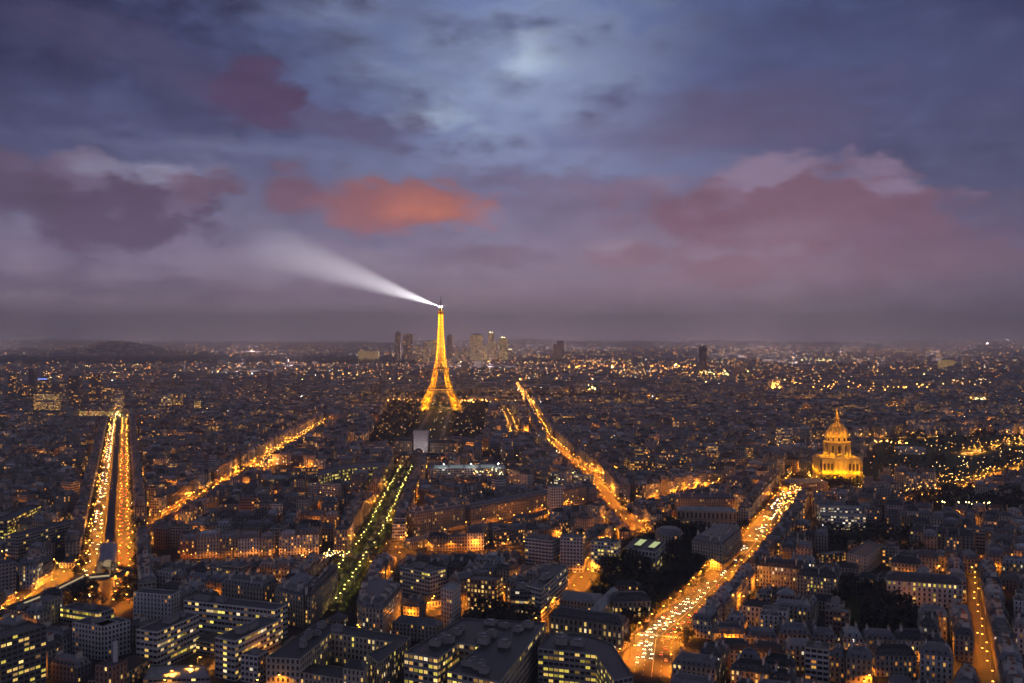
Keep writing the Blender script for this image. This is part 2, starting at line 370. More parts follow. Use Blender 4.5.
S7 = street('car-filled avenue', [(83, 560), (96, 628), (137, 706), (181, 802), (226, 897), (291, 1047), (375, 1256), (420, 1370)], 32, ORANGE, 22, 12500, inl=2.5, phrase='car-filled avenue')
PLZ = street('crossroads', [(66, 574), (100, 584)], 24, ORANGE, 16, 6000, phrase='crossroads below the car-filled avenue')
S7B = street('side street', [(300, 1040), (400, 1018)], 16, ORANGE, 22, 5000, phrase='side street off the car-filled avenue')
S8 = street('narrow lit street', ln((277, 549), .448, 500, 795), 7, ORANGE, 18, 1500, both=False, phrase='narrow straight street of orange lamps')
S9 = street('short street', [(196, 500), (207, 583)], 10, ORANGE, 22, 5000, phrase='short street beside the balcony block')
S9B = street('cross lane', [(128, 596), (207, 585), (268, 574)], 10, ORANGE, 24, 2600, phrase='lane in front of the cream facade')
S11 = street('hospital lane', [(-223, 470), (-192, 545), (-172, 605)], 10, AMBER, 24, 2500, phrase='lane between the two white slab blocks')
S12 = street('hospital lane', [(-150, 500), (-128, 560), (-105, 640)], 12, ORANGE, 24, 2500, phrase='lane beside the courtyard block')
S13 = street('lower street', [(-60, 690), (0, 740), (34, 800)], 14, ORANGE, 24, 6000, phrase='street behind the big office block')
S14 = street('red-brown street', [(-125, 905), (-40, 985), (40, 1080), (90, 1140)], 18, ORANGE, 26, 5000, phrase='street before the long brown row')
S15 = street('slab street', [(20, 640), (40, 715), (62, 800), (110, 930)], 14, ORANGE, 26, 5500, phrase='street beside the white slab blocks')
Q1 = street('quay road', [(780, 1640), (880, 1740), (1060, 1900), (1300, 2100)], 20, AMBER, 28, 16000, phrase='lit quay road')
Q2 = street('esplanade road', [(500, 1190), (560, 1240), (770, 1450), (1000, 1650)], 16, ORANGE, 26, 13000, phrase='esplanade road')
Q3 = street('bridge road', [(480, 1760), (620, 1880), (900, 1960)], 14, AMBER, 30, 11000)
D1 = street('dome forecourt', [(375, 1256), (400, 1300), (470, 1260)], 26, AMBER, 22, 11000, phrase='forecourt of the golden dome')
ECO = street('school forecourt', [(-235, 1500), (-90, 1520)], 18, ORANGE, 30, 7000)
UN = street('headquarters plaza', [(-420, 1470), (-345, 1440), (-290, 1440)], 26, ORANGE, 22, 11000)
LC = street('lower left street', [(-362, 690), (-300, 725)], 16, ORANGE, 24, 1100, phrase='street under the elevated railway bend')
LC2 = street('left side street', [(-560, 900), (-372, 800)], 13, AMBER, 34, 4500)
RV = street('boulevard fork', [(-470, 1150), (-395, 1290)], 15, AMBER, 28, 7000)
def strip(s, w, z, m, name, off=0.0, step=40):
    mb = MB(); P = []
    n = len(s.pts)
    for i, (x, y) in enumerate(s.pts):
        a = s.pts[max(0, i - 1)]; b = s.pts[min(n - 1, i + 1)]; L = math.hypot(b[0] - a[0], b[1] - a[1])
        nx, ny = (b[1] - a[1]) / L, -(b[0] - a[0]) / L; P.append((x, y, nx, ny))
    for (x0, y0, nx0, ny0), (x1, y1, nx1, ny1) in zip(P, P[1:]):
        q = lambda x, y, nx, ny, o: (x + nx * o, y + ny * o, z)
        mb.face([q(x0, y0, nx0, ny0, off - w / 2), q(x0, y0, nx0, ny0, off + w / 2), q(x1, y1, nx1, ny1, off + w / 2), q(x1, y1, nx1, ny1, off - w / 2)], m)
    return mb
for i, s in enumerate(ST):
    tag(strip(s, s.w, .02 + i * .004, M['asphalt'], 'road').build('road'), kind='structure')
def kerbs(s, width=3.0):
    mb = MB()
    for side in (-1, 1):
        for (x, y, a) in s.walk(12, side * (s.w / 2 + width / 2), 6):
            if any(t is not s and t.dist(x, y) < t.w / 2 + 3 for t in ST): continue
            mb.box(x, y, 0, .28, 6.02, width / 2, a, M['pavement'])
    o = mb.build('pavement')
    if o: tag(o, kind='structure')
for s in (SL, SR, S2, S3, S5, S7, S9, S14, S6, S15, S13): kerbs(s)
# painted lane lines and crossings on the avenue
mb = MB()
for off in (-10.5, -5.2, 5.2, 10.5):
    for (x, y, a) in S7.walk(9, off): mb.box(x, y, .31, .315, 1.5, .12, a, M['paint'])
for (x, y, a) in S7.walk(4, 0): mb.box(x, y, .31, .315, 2.0, .14, a, M['paint'])
for t in np.arange(-15, 15, 1.2):
    for base in ((100, 636), (243, 935)):
        ca, sa = math.cos(R(66)), math.sin(R(66)); mb.box(base[0] + t * sa, base[1] - t * ca, .31, .316, 2.0, .28, R(66), M['paint'])
tag(mb.build('road_markings'), kind='structure')
# ------------------------------------------------------------------ parks: kept free of buildings
def poly_in(P, x, y):
    c = False; j = len(P) - 1
    for i in range(len(P)):
        if (P[i][1] > y) != (P[j][1] > y) and x < (P[j][0] - P[i][0]) * (y - P[i][1]) / (P[j][1] - P[i][1]) + P[i][0]: c = not c
        j = i
    return c
PARKS = {}
def park(name, pts, grass=True):
    PARKS[name] = pts
    if grass:
        mb = MB(); mb.face([(x, y, .010 + .001 * len(PARKS)) for x, y in pts], M['grass']); tag(mb.build('lawn'), kind='structure')
ax = lambda y: -158 - (y - 1638) * .044
park('mars', [(ax(1690) - 105, 1690), (ax(1690) + 95, 1690), (ax(2980) + 150, 2980), (ax(2980) - 170, 2980)])
park('garden', [(70, 800), (140, 735), (205, 860), (212, 905), (170, 985), (132, 940), (108, 870)])
park('convent', [(40, 690), (88, 640), (128, 735), (70, 790), (35, 745)])
park('esplanade', [(500, 1330), (640, 1300), (1150, 1560), (1350, 2000), (780, 1960), (560, 1500)])
park('darkwood', [(450, 1050), (590, 1060), (640, 1170), (560, 1230), (470, 1150)])
park('hosp', [(225, 620), (262, 620), (300, 730), (270, 760), (250, 740)])
park('rightdark', [(300, 880), (370, 860), (400, 960), (330, 985)])
park('office_garden', [(10, 640), (28, 700), (-20, 700), (-32, 650)])
park('trocadero', [(-520, 3060), (420, 3060), (420, 3500), (-520, 3500)])
park('woods', [(-4500, 7000), (-700, 7000), (-950, 9700), (-6100, 9700)], False)
# lawns along the avenue and the park axis
for off in (-10, 10):
    tag(strip(S3, 7, .36, M['grass'], 'lawn', off).build('lawn'), kind='structure')
for off in (-13, 0, 13):
    tag(strip(S3N, 7, .36, M['grass'], 'lawn', off).build('lawn'), kind='structure')
AX = Street('axis', [(ax(1690), 1690), (ax(2640), 2640)], 60)
tag(strip(AX, 44, .05, M['grass'], 'lawn').build('lawn'), kind='structure')
for off in (-27, 27): tag(strip(AX, 9, .06, M['gravel'], 'gravel', off).build('gravel_path'), kind='structure')

# ------------------------------------------------------------------ buildings
PAL = {'cream': (.46, .41, .32), 'grey stone': (.34, .32, .30), 'white': (.60, .58, .55), 'brick': (.30, .17, .12), 'dark': (.17, .16, .155), 'sand': (.42, .34, .24)}
RPAL = {'zinc': (.20, .205, .225), 'slate': (.06, .063, .072), 'black': (.05, .05, .053), 'pale': (.36, .365, .375), 'gravel': (.13, .125, .12), 'tile': (.15, .085, .06)}
def jit(c, a=.12):
    k = 1 + rnd.uniform(-a, a); w = rnd.uniform(-.025, .025); return (min(1, c[0] * k * (1 + w)), min(1, c[1] * k), min(1, c[2] * k * (1 - w)))
def ccw(P):
    return P if sum(P[i - 1][0] * P[i][1] - P[i][0] * P[i - 1][1] for i in range(len(P))) > 0 else P[::-1]
def inset(P, d):
    out = []; n = len(P)
    for i in range(n):
        p, c, q = P[i - 1], P[i], P[(i + 1) % n]
        e1 = (c[0] - p[0], c[1] - p[1]); e2 = (q[0] - c[0], q[1] - c[1]); l1 = math.hypot(*e1); l2 = math.hypot(*e2)
        n1 = (-e1[1] / l1, e1[0] / l1); n2 = (-e2[1] / l2, e2[0] / l2)
        k = 1 + n1[0] * n2[0] + n1[1] * n2[1]; k = max(k, .35)
        out.append((c[0] + (n1[0] + n2[0]) / k * d, c[1] + (n1[1] + n2[1]) / k * d))
    return out
def rect(cx, cy, hx, hy, ang):
    ca, sa = math.cos(ang), math.sin(ang)
    return [(cx + x * ca - y * sa, cy + x * sa + y * ca) for x, y in ((-hx, -hy), (hx, -hy), (hx, hy), (-hx, hy))]
def cells(L, h, cw, ch): return max(1, round(L / cw)), max(1, round(h / ch))
def walls(mb, P, h, tint, seed, lit, style, cw=2.7, ch=3.1, z0=0.0):
    n = len(P)
    for i in range(n):
        a, b = P[i], P[(i + 1) % n]; L = math.hypot(b[0] - a[0], b[1] - a[1]); nu, nv = cells(L, h - z0, cw, ch); o = 64 * i
        mb.face([(*a, z0), (*b, z0), (*b, h), (*a, h)], M['facade'], [(o, 0), (o + nu, 0), (o + nu, nv), (o, nv)], tint, (seed, lit, style))
def ring(mb, A, za, B, zb, m, tint):
    n = len(A)
    for i in range(n):
        j = (i + 1) % n; mb.face([(*A[i], za), (*A[j], za), (*B[j], zb), (*B[i], zb)], m, tint=tint)
def mansard(mb, P, h, tint, steep=3.6, cap=1.6, ins=1.7, eave=True):
    Rm = M['roof']
    if eave:                                               # a cornice that stands proud of the wall
        E = inset(P, -.45); ring(mb, P, h - .5, E, h, M['facade'], (.4, .37, .32)); E2 = inset(P, .15); ring(mb, E, h, E2, h + .02, M['facade'], (.4, .37, .32)); P = E2
    A = inset(P, ins); ring(mb, P, h, A, h + steep, Rm, tint)
    q_ = rnd.choice((.7, .9, 1.15, 1.5)); t2 = tuple(min(1, c * q_) for c in tint); B = inset(A, 3.2); ring(mb, A, h + steep, B, h + steep + cap, Rm, t2)
    mb.face([(*p, h + steep + cap) for p in B], Rm, tint=t2)
def flat(mb, P, h, tint, wtint):
    A = inset(P, .5); ring(mb, P, h, A, h, M['facade'], wtint); ring(mb, A, h, A, h - .7, M['facade'], wtint); mb.face([(*p, h - .7) for p in A], M['roof'], tint=tint)
def hip(mb, P, h, tint, rise=3.5):
    P4 = P; (a, b, c, d) = P4; L1 = math.hypot(b[0] - a[0], b[1] - a[1]); L2 = math.hypot(c[0] - b[0], c[1] - b[1])
    mid = lambda p, q: ((p[0] + q[0]) / 2, (p[1] + q[1]) / 2)
    if L1 < L2: a, b, c, d = b, c, d, a; L1, L2 = L2, L1
    m1, m2 = mid(a, d), mid(b, c); t = min(.45, .35 * L2 / L1)
    r1 = (m1[0] + (m2[0] - m1[0]) * t, m1[1] + (m2[1] - m1[1]) * t); r2 = (m2[0] + (m1[0] - m2[0]) * t, m2[1] + (m1[1] - m2[1]) * t)
    z = h + rise; Rm = M['roof']
    mb.face([(*a, h), (*b, h), (*r2, z), (*r1, z)], Rm, tint=tint); mb.face([(*c, h), (*d, h), (*r1, z), (*r2, z)], Rm, tint=tint)
    mb.face([(*b, h), (*c, h), (*r2, z)], Rm, tint=tint); mb.face([(*d, h), (*a, h), (*r1, z)], Rm, tint=tint)
def box_pts(P):  # centre and half sizes of a four cornered plan
    cx = sum(p[0] for p in P) / len(P); cy = sum(p[1] for p in P) / len(P); return cx, cy
# unit windows and chimneys, shared by every building
def unit_window(m):
    mb = MB(); t = .09
    for (x, z, w, h) in ((-.5 - t / 2, 0, t, 1 + 2 * t), (.5 + t / 2, 0, t, 1 + 2 * t), (0, .5 + t / 2, 1, t), (0, -.5 - t / 2, 1, t), (0, 0, .05, 1)):
        c = [(x - w / 2, -.12, z - h / 2), (x + w / 2, -.12, z - h / 2), (x + w / 2, -.12, z + h / 2), (x - w / 2, -.12, z + h / 2)]
        k = [(p[0], .02, p[2]) for p in c]
        mb.face(c, M['frame'])
        for i in range(4): mb.face([c[i], k[i], k[(i + 1) % 4], c[(i + 1) % 4]], M['frame'])
    mb.face([(-.5, -.04, -.5), (.5, -.04, -.5), (.5, -.04, .5), (-.5, -.04, .5)], m)
    return mb.mesh('lit_window')
WMESH = [[unit_window(m) for m in v] for v in DIM]
M['chimney_render'] = mat('chimney_render', (.58, .54, .49), .85, noise=.3, scale=.6)
M['dark_glass'] = mat('dark_glass', (.03, .025, .02), .25, noise=.02)
def unit_chimney():
    mb = MB(); mb.box(0, 0, 0, 1, .5, .5, 0, M['chimney_render']); mb.box(0, 0, 1.0, 1.06, .54, .54, 0, M['stone'])
    for i in range(4): mb.box(0, -.36 + .24 * i, 1.06, 1.28, .22, .05, 0, M['tile'])
    return mb.mesh('chimney')
M['tile'] = mat('terracotta', (.30, .14, .08), .85)
CHM = unit_chimney()
def plantroom():
    mb = MB(); mb.box(0, 0, 0, 1, .5, .5, 0, M['concrete']); mb.box(.1, 0, 1, 1.25, .2, .3, 0, M['steel']); mb.box(-.3, .2, 1, 1.12, .12, .12, 0, M['steel'])
    return mb.mesh('plant_room')
PLM = plantroom()
HEROH = []; HERO = []          # footprints the fabric keeps clear of
def facing(a, b):
    nx, ny = b[1] - a[1], -(b[0] - a[0]); mx, my = (a[0] + b[0]) / 2, (a[1] + b[1]) / 2
    L = math.hypot(nx, ny); r = math.hypot(mx, my); return -(nx * mx + ny * my) / (L * r)
def add_windows(root, P, h, z0, cw, ch, style, pick, pal, ox=0, oy=0, most=100, face_min=.06):
    """each lit window of the sides one can see, as a part of its own; pick(edge, col, row, cols, rows) says which"""
    todo = []
    for i in range(len(P)):
        a, b = P[i], P[(i + 1) % len(P)]; f = facing((a[0] + ox, a[1] + oy), (b[0] + ox, b[1] + oy))
        if f < face_min: continue
        L = math.hypot(b[0] - a[0], b[1] - a[1]); nu, nv = cells(L, h - z0, cw, ch); rz = math.atan2(b[1] - a[1], b[0] - a[0])
        for v in range(nv):
            for u in range(nu):
                if pick(i, u, v, nu, nv):
                    t = (u + .5) / nu; z = z0 + (h - z0) * (v + .47) / nv
                    todo.append((f + .02 * v, a[0] + (b[0] - a[0]) * t, a[1] + (b[1] - a[1]) * t, z, rz, L / nu, (h - z0) / nv))
    todo.sort(reverse=True)
    for (f, x, y, z, rz, w, hh) in todo[:most]:
        put('lit_window', WMESH[rnd.choice(pal)][rnd.choices((0, 1, 2, 3), (44, 24, 16, 16))[0]], root, (x, y, z), rz, ((.42 + .44 * style) * w, .9, (.62 - .14 * style) * hh))
    return len(todo)
def building(name, label, cat, P, h, wall='cream', roof='zinc', kind='mansard', lit=.12, style=0, cw=2.7, ch=3.1, pal=(0, 0, 1, 1, 2, 4), pick=None, group=None,
             chim=True, plants=0, most=100, z0=0.0, litfn=None, clear=True, windows=True):
    P = ccw(P); cx, cy = box_pts(P)
    if clear: HERO.append(P); HEROH.append((P, h))
    root = thing(name, label, cat, (cx, cy, 0), group=group); Q = [(x - cx, y - cy) for x, y in P]
    wt_ = jit(PAL[wall], .08); rt = jit(RPAL[roof], .2); seed = rnd.random() * 90
    w = MB(); walls(w, Q, h, wt_, seed, 0, style, cw, ch); w.build('wall', root)
    r = MB()
    if kind == 'mansard': mansard(r, Q, h, rt)
    elif kind == 'hip': hip(r, Q, h, rt)
    else: flat(r, Q, h, rt, wt_)
    if kind == 'mansard':
        for i in range(len(Q)):
            a, b = Q[i], Q[(i + 1) % len(Q)]; L = math.hypot(b[0] - a[0], b[1] - a[1]); rz = math.atan2(b[1] - a[1], b[0] - a[0])
            if L < 7 or facing((a[0] + cx, a[1] + cy), (b[0] + cx, b[1] + cy)) < .05: continue
            k_ = max(1, int((L - 4) / 2.9)) if L > 4 else 0
            for q in range(k_):
                t = (2 + (L - 4) * (q + .5) / k_) / L; x = a[0] + (b[0] - a[0]) * t - math.sin(rz) * .95; y = a[1] + (b[1] - a[1]) * t + math.cos(rz) * .95
                r.box(x, y, h + .25, h + 2.3, .62, .7, rz, M['facade'], tint=(.34, .33, .32)); r.box(x + math.sin(rz) * .72, y - math.cos(rz) * .72, h + .6, h + 2.0, .42, .03, rz, M['dark_glass'])
    ro = r.build('roof', root)
    n = len(Q)
    if kind == 'mansard' and chim:
        for i in range(n):
            a, b = Q[i], Q[(i + 1) % n]; L = math.hypot(b[0] - a[0], b[1] - a[1])
            if L < 8 or L > 90: continue
            rz = math.atan2(b[1] - a[1], b[0] - a[0]); m_ = max(1, int(L / 15))
            if n == 4 and i % 2 == 0 and L < 26: m_ = 0
            for k in range(m_):
                t = (k + .5) / m_ + rnd.uniform(-.1, .1); d = 3.4
                x = a[0] + (b[0] - a[0]) * t - math.sin(rz) * d; y = a[1] + (b[1] - a[1]) * t + math.cos(rz) * d
                put('chimney', CHM, ro, (x, y, h + 1.5), rz, (.9 if n > 4 or i % 2 == 0 else 4.2, 4.4 if n > 4 or i % 2 == 0 else .9, rnd.uniform(4.6, 6.2)))
    for k in range(plants):
        xs, ys = [p[0] for p in Q], [p[1] for p in Q]
        for _ in range(60):
            a = (rnd.uniform(min(xs), max(xs)), rnd.uniform(min(ys), max(ys))); t = 1.0
            if all(poly_in(Q, a[0] + ox, a[1] + oy) for ox in (-5, 0, 5) for oy in (-5, 0, 5)): break
        else: a = (0, 0)
        put('plant_room', PLM, ro, (a[0] * t, a[1] * t, h - .7), math.atan2(Q[1][1] - Q[0][1], Q[1][0] - Q[0][0]), (rnd.uniform(3, 8), rnd.uniform(3, 6), rnd.uniform(2, 3.6)))
    if windows:
        pk = pick or (lambda e, u, v, nu, nv: rnd.random() < lit)
        add_windows(root, Q, h, z0, cw, ch, style, pk, pal, cx, cy, most)
    return root
# ------------------------------------------------------------------ the buildings one can single out
def up(pts, h): return [G(x, y, h) for x, y in pts]
def slab(p0, p1, depth, h):
    a, b = G(*p0, h), G(*p1, h); return wslab(a, b, depth)
def wslab(a, b, depth):
    dx, dy = b[0] - a[0], b[1] - a[1]; L = math.hypot(dx, dy); n = (-dy / L, dx / L)
    if n[1] < 0: n = (-n[0], -n[1])
    return [a, b, (b[0] + n[0] * depth, b[1] + n[1] * depth), (a[0] + n[0] * depth, a[1] + n[1] * depth)]
Y_, A_, P_, O_, W_ = (3, 3, 1), (0, 0, 1, 4), (1, 1, 0, 3, 2), (4, 0, 4), (2, 5, 5)
def ends(lit_long, col=.9):
    def f(e, u, v, nu, nv):
        if nu <= 5: return u == nu // 2 and rnd.random() < col
        return rnd.random() < lit_long * (1.5 if (v * 7 + 3) % 5 < 2 else .6)
    return f
rows = lambda *r, p=.85, q=.06: (lambda e, u, v, nu, nv: rnd.random() < (p if (v in r or v - nv in r) else q))
B = building
B('hospital_block', 'white slab block with a pale roof box, end wall facing the pitched shed', 'hospital block', up([(136, 629), (157, 632), (199, 614), (179, 611)], 24), 24, 'white', 'black', 'flat', style=1, cw=3, ch=3.3, pal=P_, pick=ends(.42), plants=5)
B('hospital_block', 'white slab block whose end wall has a column of lemon lit stair windows', 'hospital block', up([(215, 637), (235, 641), (281, 619), (262, 616)], 24), 24, 'white', 'black', 'flat', style=1, cw=3, ch=3.3, pal=P_, pick=ends(.42, 1), plants=5)
B('hospital_block', 'long grey slab with rows of lit ribbon windows closing the yard between two white slabs', 'hospital block', slab((184, 600), (275, 610), 15, 22), 22, 'white', 'black', 'flat', style=1, cw=3, ch=3.6, pal=P_, pick=ends(.36), plants=4)
B('hall', 'low hall with a wide plain grey roof in front of the white slabs', 'hall', up([(143, 679), (210, 677), (205, 665), (150, 665)], 8), 8, 'concrete' if False else 'grey stone', 'pale', 'flat', lit=.2, style=1, pal=A_)
B('link_wing', 'low flat wing in the yard between the two white slabs', 'wing', up([(196, 640), (214, 643), (222, 634), (205, 631)], 9), 9, 'grey stone', 'black', 'flat', lit=.3, style=1, pal=A_)
B('courtyard_block', 'dark roofed courtyard block with cream walls round a square black yard', 'institute', up([(266, 657), (300, 659), (331, 633), (392, 642), (366, 654), (379, 663), (411, 637), (319, 621)], 18), 18, 'cream', 'black', 'flat', style=.1, cw=3, ch=3.6, pal=(1, 2, 3), chim=False, plants=9,
  pick=lambda e, u, v, nu, nv: rnd.random() < (.24 if nu > 8 else .14))
B('front_wing', 'low black roofed wing closing the near side of the square courtyard', 'wing', up([(300, 672), (343, 679), (350, 668), (305, 662)], 10), 10, 'cream', 'black', 'flat', lit=.12, cw=3, pal=A_)
B('end_pavilion', 'cream end pavilion at the right of the courtyard gateway', 'pavilion', up([(343, 668), (364, 671), (368, 664), (347, 661)], 17), 17, 'cream', 'slate', 'hip', lit=.3, cw=2.6, pal=(2, 1))
B('office_block', 'huge flat dark roofed office with a notched court of bright yellow windows', 'office', up([(404, 652), (438, 658), (459, 643), (480, 646), (447, 671), (500, 682), (546, 622), (462, 618)], 22), 22, 'grey stone', 'black', 'flat', style=.75, cw=3.2, ch=3.6, pal=(3, 1, 3, 1, 0, 2), plants=20,
  pick=lambda e, u, v, nu, nv: rnd.random() < (.62 if v >= nv - 3 else .4))
B('office_block', 'dark roofed office with yellow ribbon windows and a white end wall by the crossroads', 'office', up([(538, 648), (596, 654), (614, 680), (633, 676), (612, 643), (585, 634), (550, 632)], 20), 20, 'grey stone', 'black', 'flat', style=.9, cw=3.2, ch=3.5, pal=(3, 3, 1), plants=5,
  pick=lambda e, u, v, nu, nv: rnd.random() < .5 and nu > 6)
B('convent_wing', 'slate roofed stone wing with a row of tall lit windows behind the yellow office', 'convent', slab((550, 616), (622, 626), 13, 17), 17, 'sand', 'slate', 'mansard', cw=3.4, ch=4.2, pal=(1, 2, 1), chim=False, pick=lambda e, u, v, nu, nv: rnd.random() < (.62 if v == nv - 2 else .2))
B('convent_wing', 'stone wing with two rows of lit windows facing the car-filled avenue', 'convent', slab((614, 602), (651, 601), 14, 15), 15, 'sand', 'slate', 'mansard', cw=3.2, ch=3.8, pal=(1, 0, 2), chim=False, pick=rows(-2, -3, p=.85))
B('convent_link', 'diagonal pale zinc roofed wing joining the stone wings', 'convent', up([(590, 609), (600, 612), (620, 592), (611, 588)], 14), 14, 'sand', 'pale', 'hip', lit=.1, pal=A_)
B('convent_wing', 'low wing with a broad pale zinc roof left of the diagonal wing', 'convent', up([(560, 599), (598, 604), (603, 594), (565, 590)], 13), 13, 'sand', 'pale', 'hip', lit=.05, pal=A_)
B('chapel_house', 'small orange lit house among trees behind the diagonal wing', 'house', slab((614, 585), (639, 587), 11, 11), 11, 'brick', 'slate', 'hip', lit=.3, pal=O_)
sk = B('museum', 'pale museum with two glowing greenish skylights on its dark roof', 'museum', up([(624, 548), (656, 552), (666, 541), (635, 538)], 18), 18, 'white', 'black', 'flat', style=.3, cw=3.4, ch=4.2, pal=(1, 3, 2), pick=rows(0, 1, p=.6))
M['skylight'] = mat('skylight_glow', (.5, .6, .3), .4, emit=(.80, .92, .34), es=.55)
for q in ([(633, 545), (641, 546), (648, 540), (640, 539)], [(647, 547.3), (655, 548.3), (662, 542.3), (654, 541.3)]):
    mb = MB(); P = [(x - sk.location.x, y - sk.location.y) for x, y in ccw(up(q, 18.6))]; ring(mb, P, 17.2, P, 18.2, M['steel'], (1, 1, 1)); I = inset(P, .8); ring(mb, P, 18.2, I, 18.7, M['steel'], (1, 1, 1))
    mb.face([(*p, 18.7) for p in I], M['skylight']); mb.build('skylight', sk)
B('apartment_tower', 'white framed block with bright yellow windows left of the skylit museum', 'apartment block', slab((591, 541), (617, 543), 14, 27), 27, 'white', 'black', 'flat', style=.55, cw=3, ch=3.1, pal=(3, 1, 1), lit=.42, plants=1)
B('apartment_tower', 'white slab tower with blank end walls between the lit framed block and dark glass block', 'apartment block', slab((560, 537), (583, 538), 16, 30), 30, 'white', 'gravel', 'flat', style=.5, cw=3, pal=A_, lit=.05, plants=1)
B('apartment_tower', 'dark glass block framed in white next to the white slab tower', 'apartment block', slab((525, 538), (552, 541), 16, 27), 27, 'white', 'black', 'flat', style=.95, cw=3.2, pal=A_, lit=.05, plants=2)
B('apartment_tower', 'white chequered tower with a grid of dark square windows', 'apartment block', slab((551, 488), (563, 487.5), 14, 34), 34, 'white', 'pale', 'flat', style=.3, cw=2.6, ch=3, pal=A_, lit=.02)
B('apartment_row', 'brown stone row with lit upper windows and tall square bulk on the red-brown street', 'apartment block', wslab((-98, 958), (-50, 1002), 16), 22, 'sand', 'zinc', 'mansard', lit=.14, pal=A_)
B('apartment_row', 'long low brown row glowing along the red-brown street', 'apartment block', wslab((-44, 1008), (46, 1108), 14), 18, 'sand', 'zinc', 'mansard', lit=.08, pal=A_)
B('apartment_row', 'brown row at the far end of the red-brown street', 'apartment block', wslab((50, 1112), (92, 1160), 14), 19, 'sand', 'zinc', 'mansard', lit=.1, pal=A_)
B('school_wing', 'stone school wing lit orange at the left of the white box', 'school', wslab((-206, 1640), (-174, 1638), 16), 24, 'sand', 'slate', 'mansard', cw=4, ch=5, lit=.1, pal=O_, chim=False)
B('school_wing', 'stone school wing lit orange at the right of the white box', 'school', wslab((-142, 1634), (-96, 1630), 16), 21, 'sand', 'slate', 'mansard', cw=4, ch=5, lit=.12, pal=O_, chim=False)
B('headquarters', 'long curved headquarters block dotted with lemon yellow lit windows', 'office', up([(318, 476), (333, 471), (352, 468), (388, 466), (388, 461.5), (352, 463), (318, 470)], 28), 28, 'grey stone', 'black', 'flat', style=.7, cw=3.6, ch=3.8, pal=Y_, pick=lambda e, u, v, nu, nv: rnd.random() < .5 and nu > 3)
B('arcade_wing', 'low orange lit arcade left of the curved headquarters', 'wing', slab((276, 469), (318, 468), 12, 10), 10, 'sand', 'black', 'flat', style=.2, cw=3, ch=4, pal=O_, lit=.5)
B('assembly_hall', 'hall with a ribbed greenish roof below the orange arcade', 'hall', slab((266, 480), (290, 478), 22, 11), 11, 'grey stone', 'pale', 'hip', lit=.1, pal=A_)
B('annex_block', 'pale square annex in front of the curved headquarters', 'office', slab((308, 483), (335, 485), 14, 18), 18, 'white', 'pale', 'flat', lit=.08, style=.4, pal=P_)
B('ministry_range', 'long range with rows of pale lit windows running right from the glass roofed hall', 'office', slab((508, 470), (590, 476), 16, 15), 15, 'white', 'pale', 'flat', style=.7, cw=3, ch=3.6, pal=(2, 5, 1), lit=.5)
hall = B('ministry_hall', 'long low hall with a pale glass roof and white lamps', 'hall', slab((428, 469), (506, 468), 34, 14), 14, 'white', 'pale', 'hip', lit=.2, style=.6, pal=W_, cw=4)
M['glass_glow'] = mat('lit_glass_roof', (.4, .45, .45), .4, emit=(.72, .86, .82), es=.12)
Ph = ccw(slab((428, 469), (506, 468), 34, 14)); hx_, hy_ = hall.location.x, hall.location.y
for t in (.08, .28, .48, .68):
    a_, b_, c_, d_ = Ph; lerp = lambda p, q, k: (p[0] + (q[0] - p[0]) * k - (hx_ if k >= 0 else 0), p[1] + (q[1] - p[1]) * k - hy_)
    mb = MB(); f0, f1 = lerp(a_, b_, t), lerp(a_, b_, t + .17); g0, g1 = lerp(d_, c_, t), lerp(d_, c_, t + .17); mix_ = lambda p, q, k: (p[0] + (q[0] - p[0]) * k, p[1] + (q[1] - p[1]) * k)
    A_q = [mix_(f0, g0, .04), mix_(f1, g1, .04), mix_(f1, g1, .4), mix_(f0, g0, .4)]; zz = [14.6, 14.6, 17.2, 17.2]
    mb.face([(*p, z) for p, z in zip(A_q, zz)], M['glass_glow']); mb.build('glass_panel', hall)
for t in (.2, .55, .9):
    mb = MB(); p = ((Ph[0][0] + (Ph[1][0] - Ph[0][0]) * t) - hx_, (Ph[0][1] + (Ph[1][1] - Ph[0][1]) * t) - hy_); mb.bar((p[0], p[1], 14), (p[0], p[1], 20), .3, M['steel']); mb.octa((p[0], p[1], 20.5), .5, M['beacon']); mb.build('roof_lamp', hall)
    light('POINT', 'roof_lamp', 2600, (.9, 1, .95), hall, (p[0], p[1] - 2, 21), .5)
B('apartment_block', 'cream corner block lit orange at its foot beside the tree-edged part of the avenue', 'apartment block', up([(692, 541), (722, 546), (741, 530), (716, 527)], 22), 22, 'cream', 'zinc', 'mansard', lit=.05, pal=O_)
B('institute', 'long pale roofed institute with tall arched openings, two of them brightly lit', 'institute', slab((677, 510), (737, 512), 16, 19), 19, 'sand', 'pale', 'hip', cw=4.4, ch=8, pal=(0, 1), pick=lambda e, u, v, nu, nv: u in (1, 2) and v == 0)
B('apartment_row', 'long narrow row with small lit top windows behind the pale roofed institute', 'apartment block', slab((676, 499), (735, 499), 12, 19), 19, 'sand', 'zinc', 'mansard', pal=A_, pick=rows(-1, p=.25))
B('terraced_office', 'white stepped office dotted with many pale lit windows', 'office', slab((822, 515), (866, 517), 22, 15), 15, 'white', 'pale', 'flat', style=.7, cw=3, ch=3.2, lit=.5, pal=W_)
B('terraced_office', 'upper white terrace of the stepped office with lit windows', 'office', slab((820, 507), (862, 508), 16, 19), 19, 'white', 'pale', 'flat', style=.7, cw=3, ch=3.2, lit=.45, pal=W_)
B('garage_block', 'flat dark roofed block with a pale cornice beside an orange court', 'institute', up([(847, 553), (866, 558), (884, 545), (868, 540)], 15), 15, 'white', 'black', 'flat', lit=.03, pal=O_)
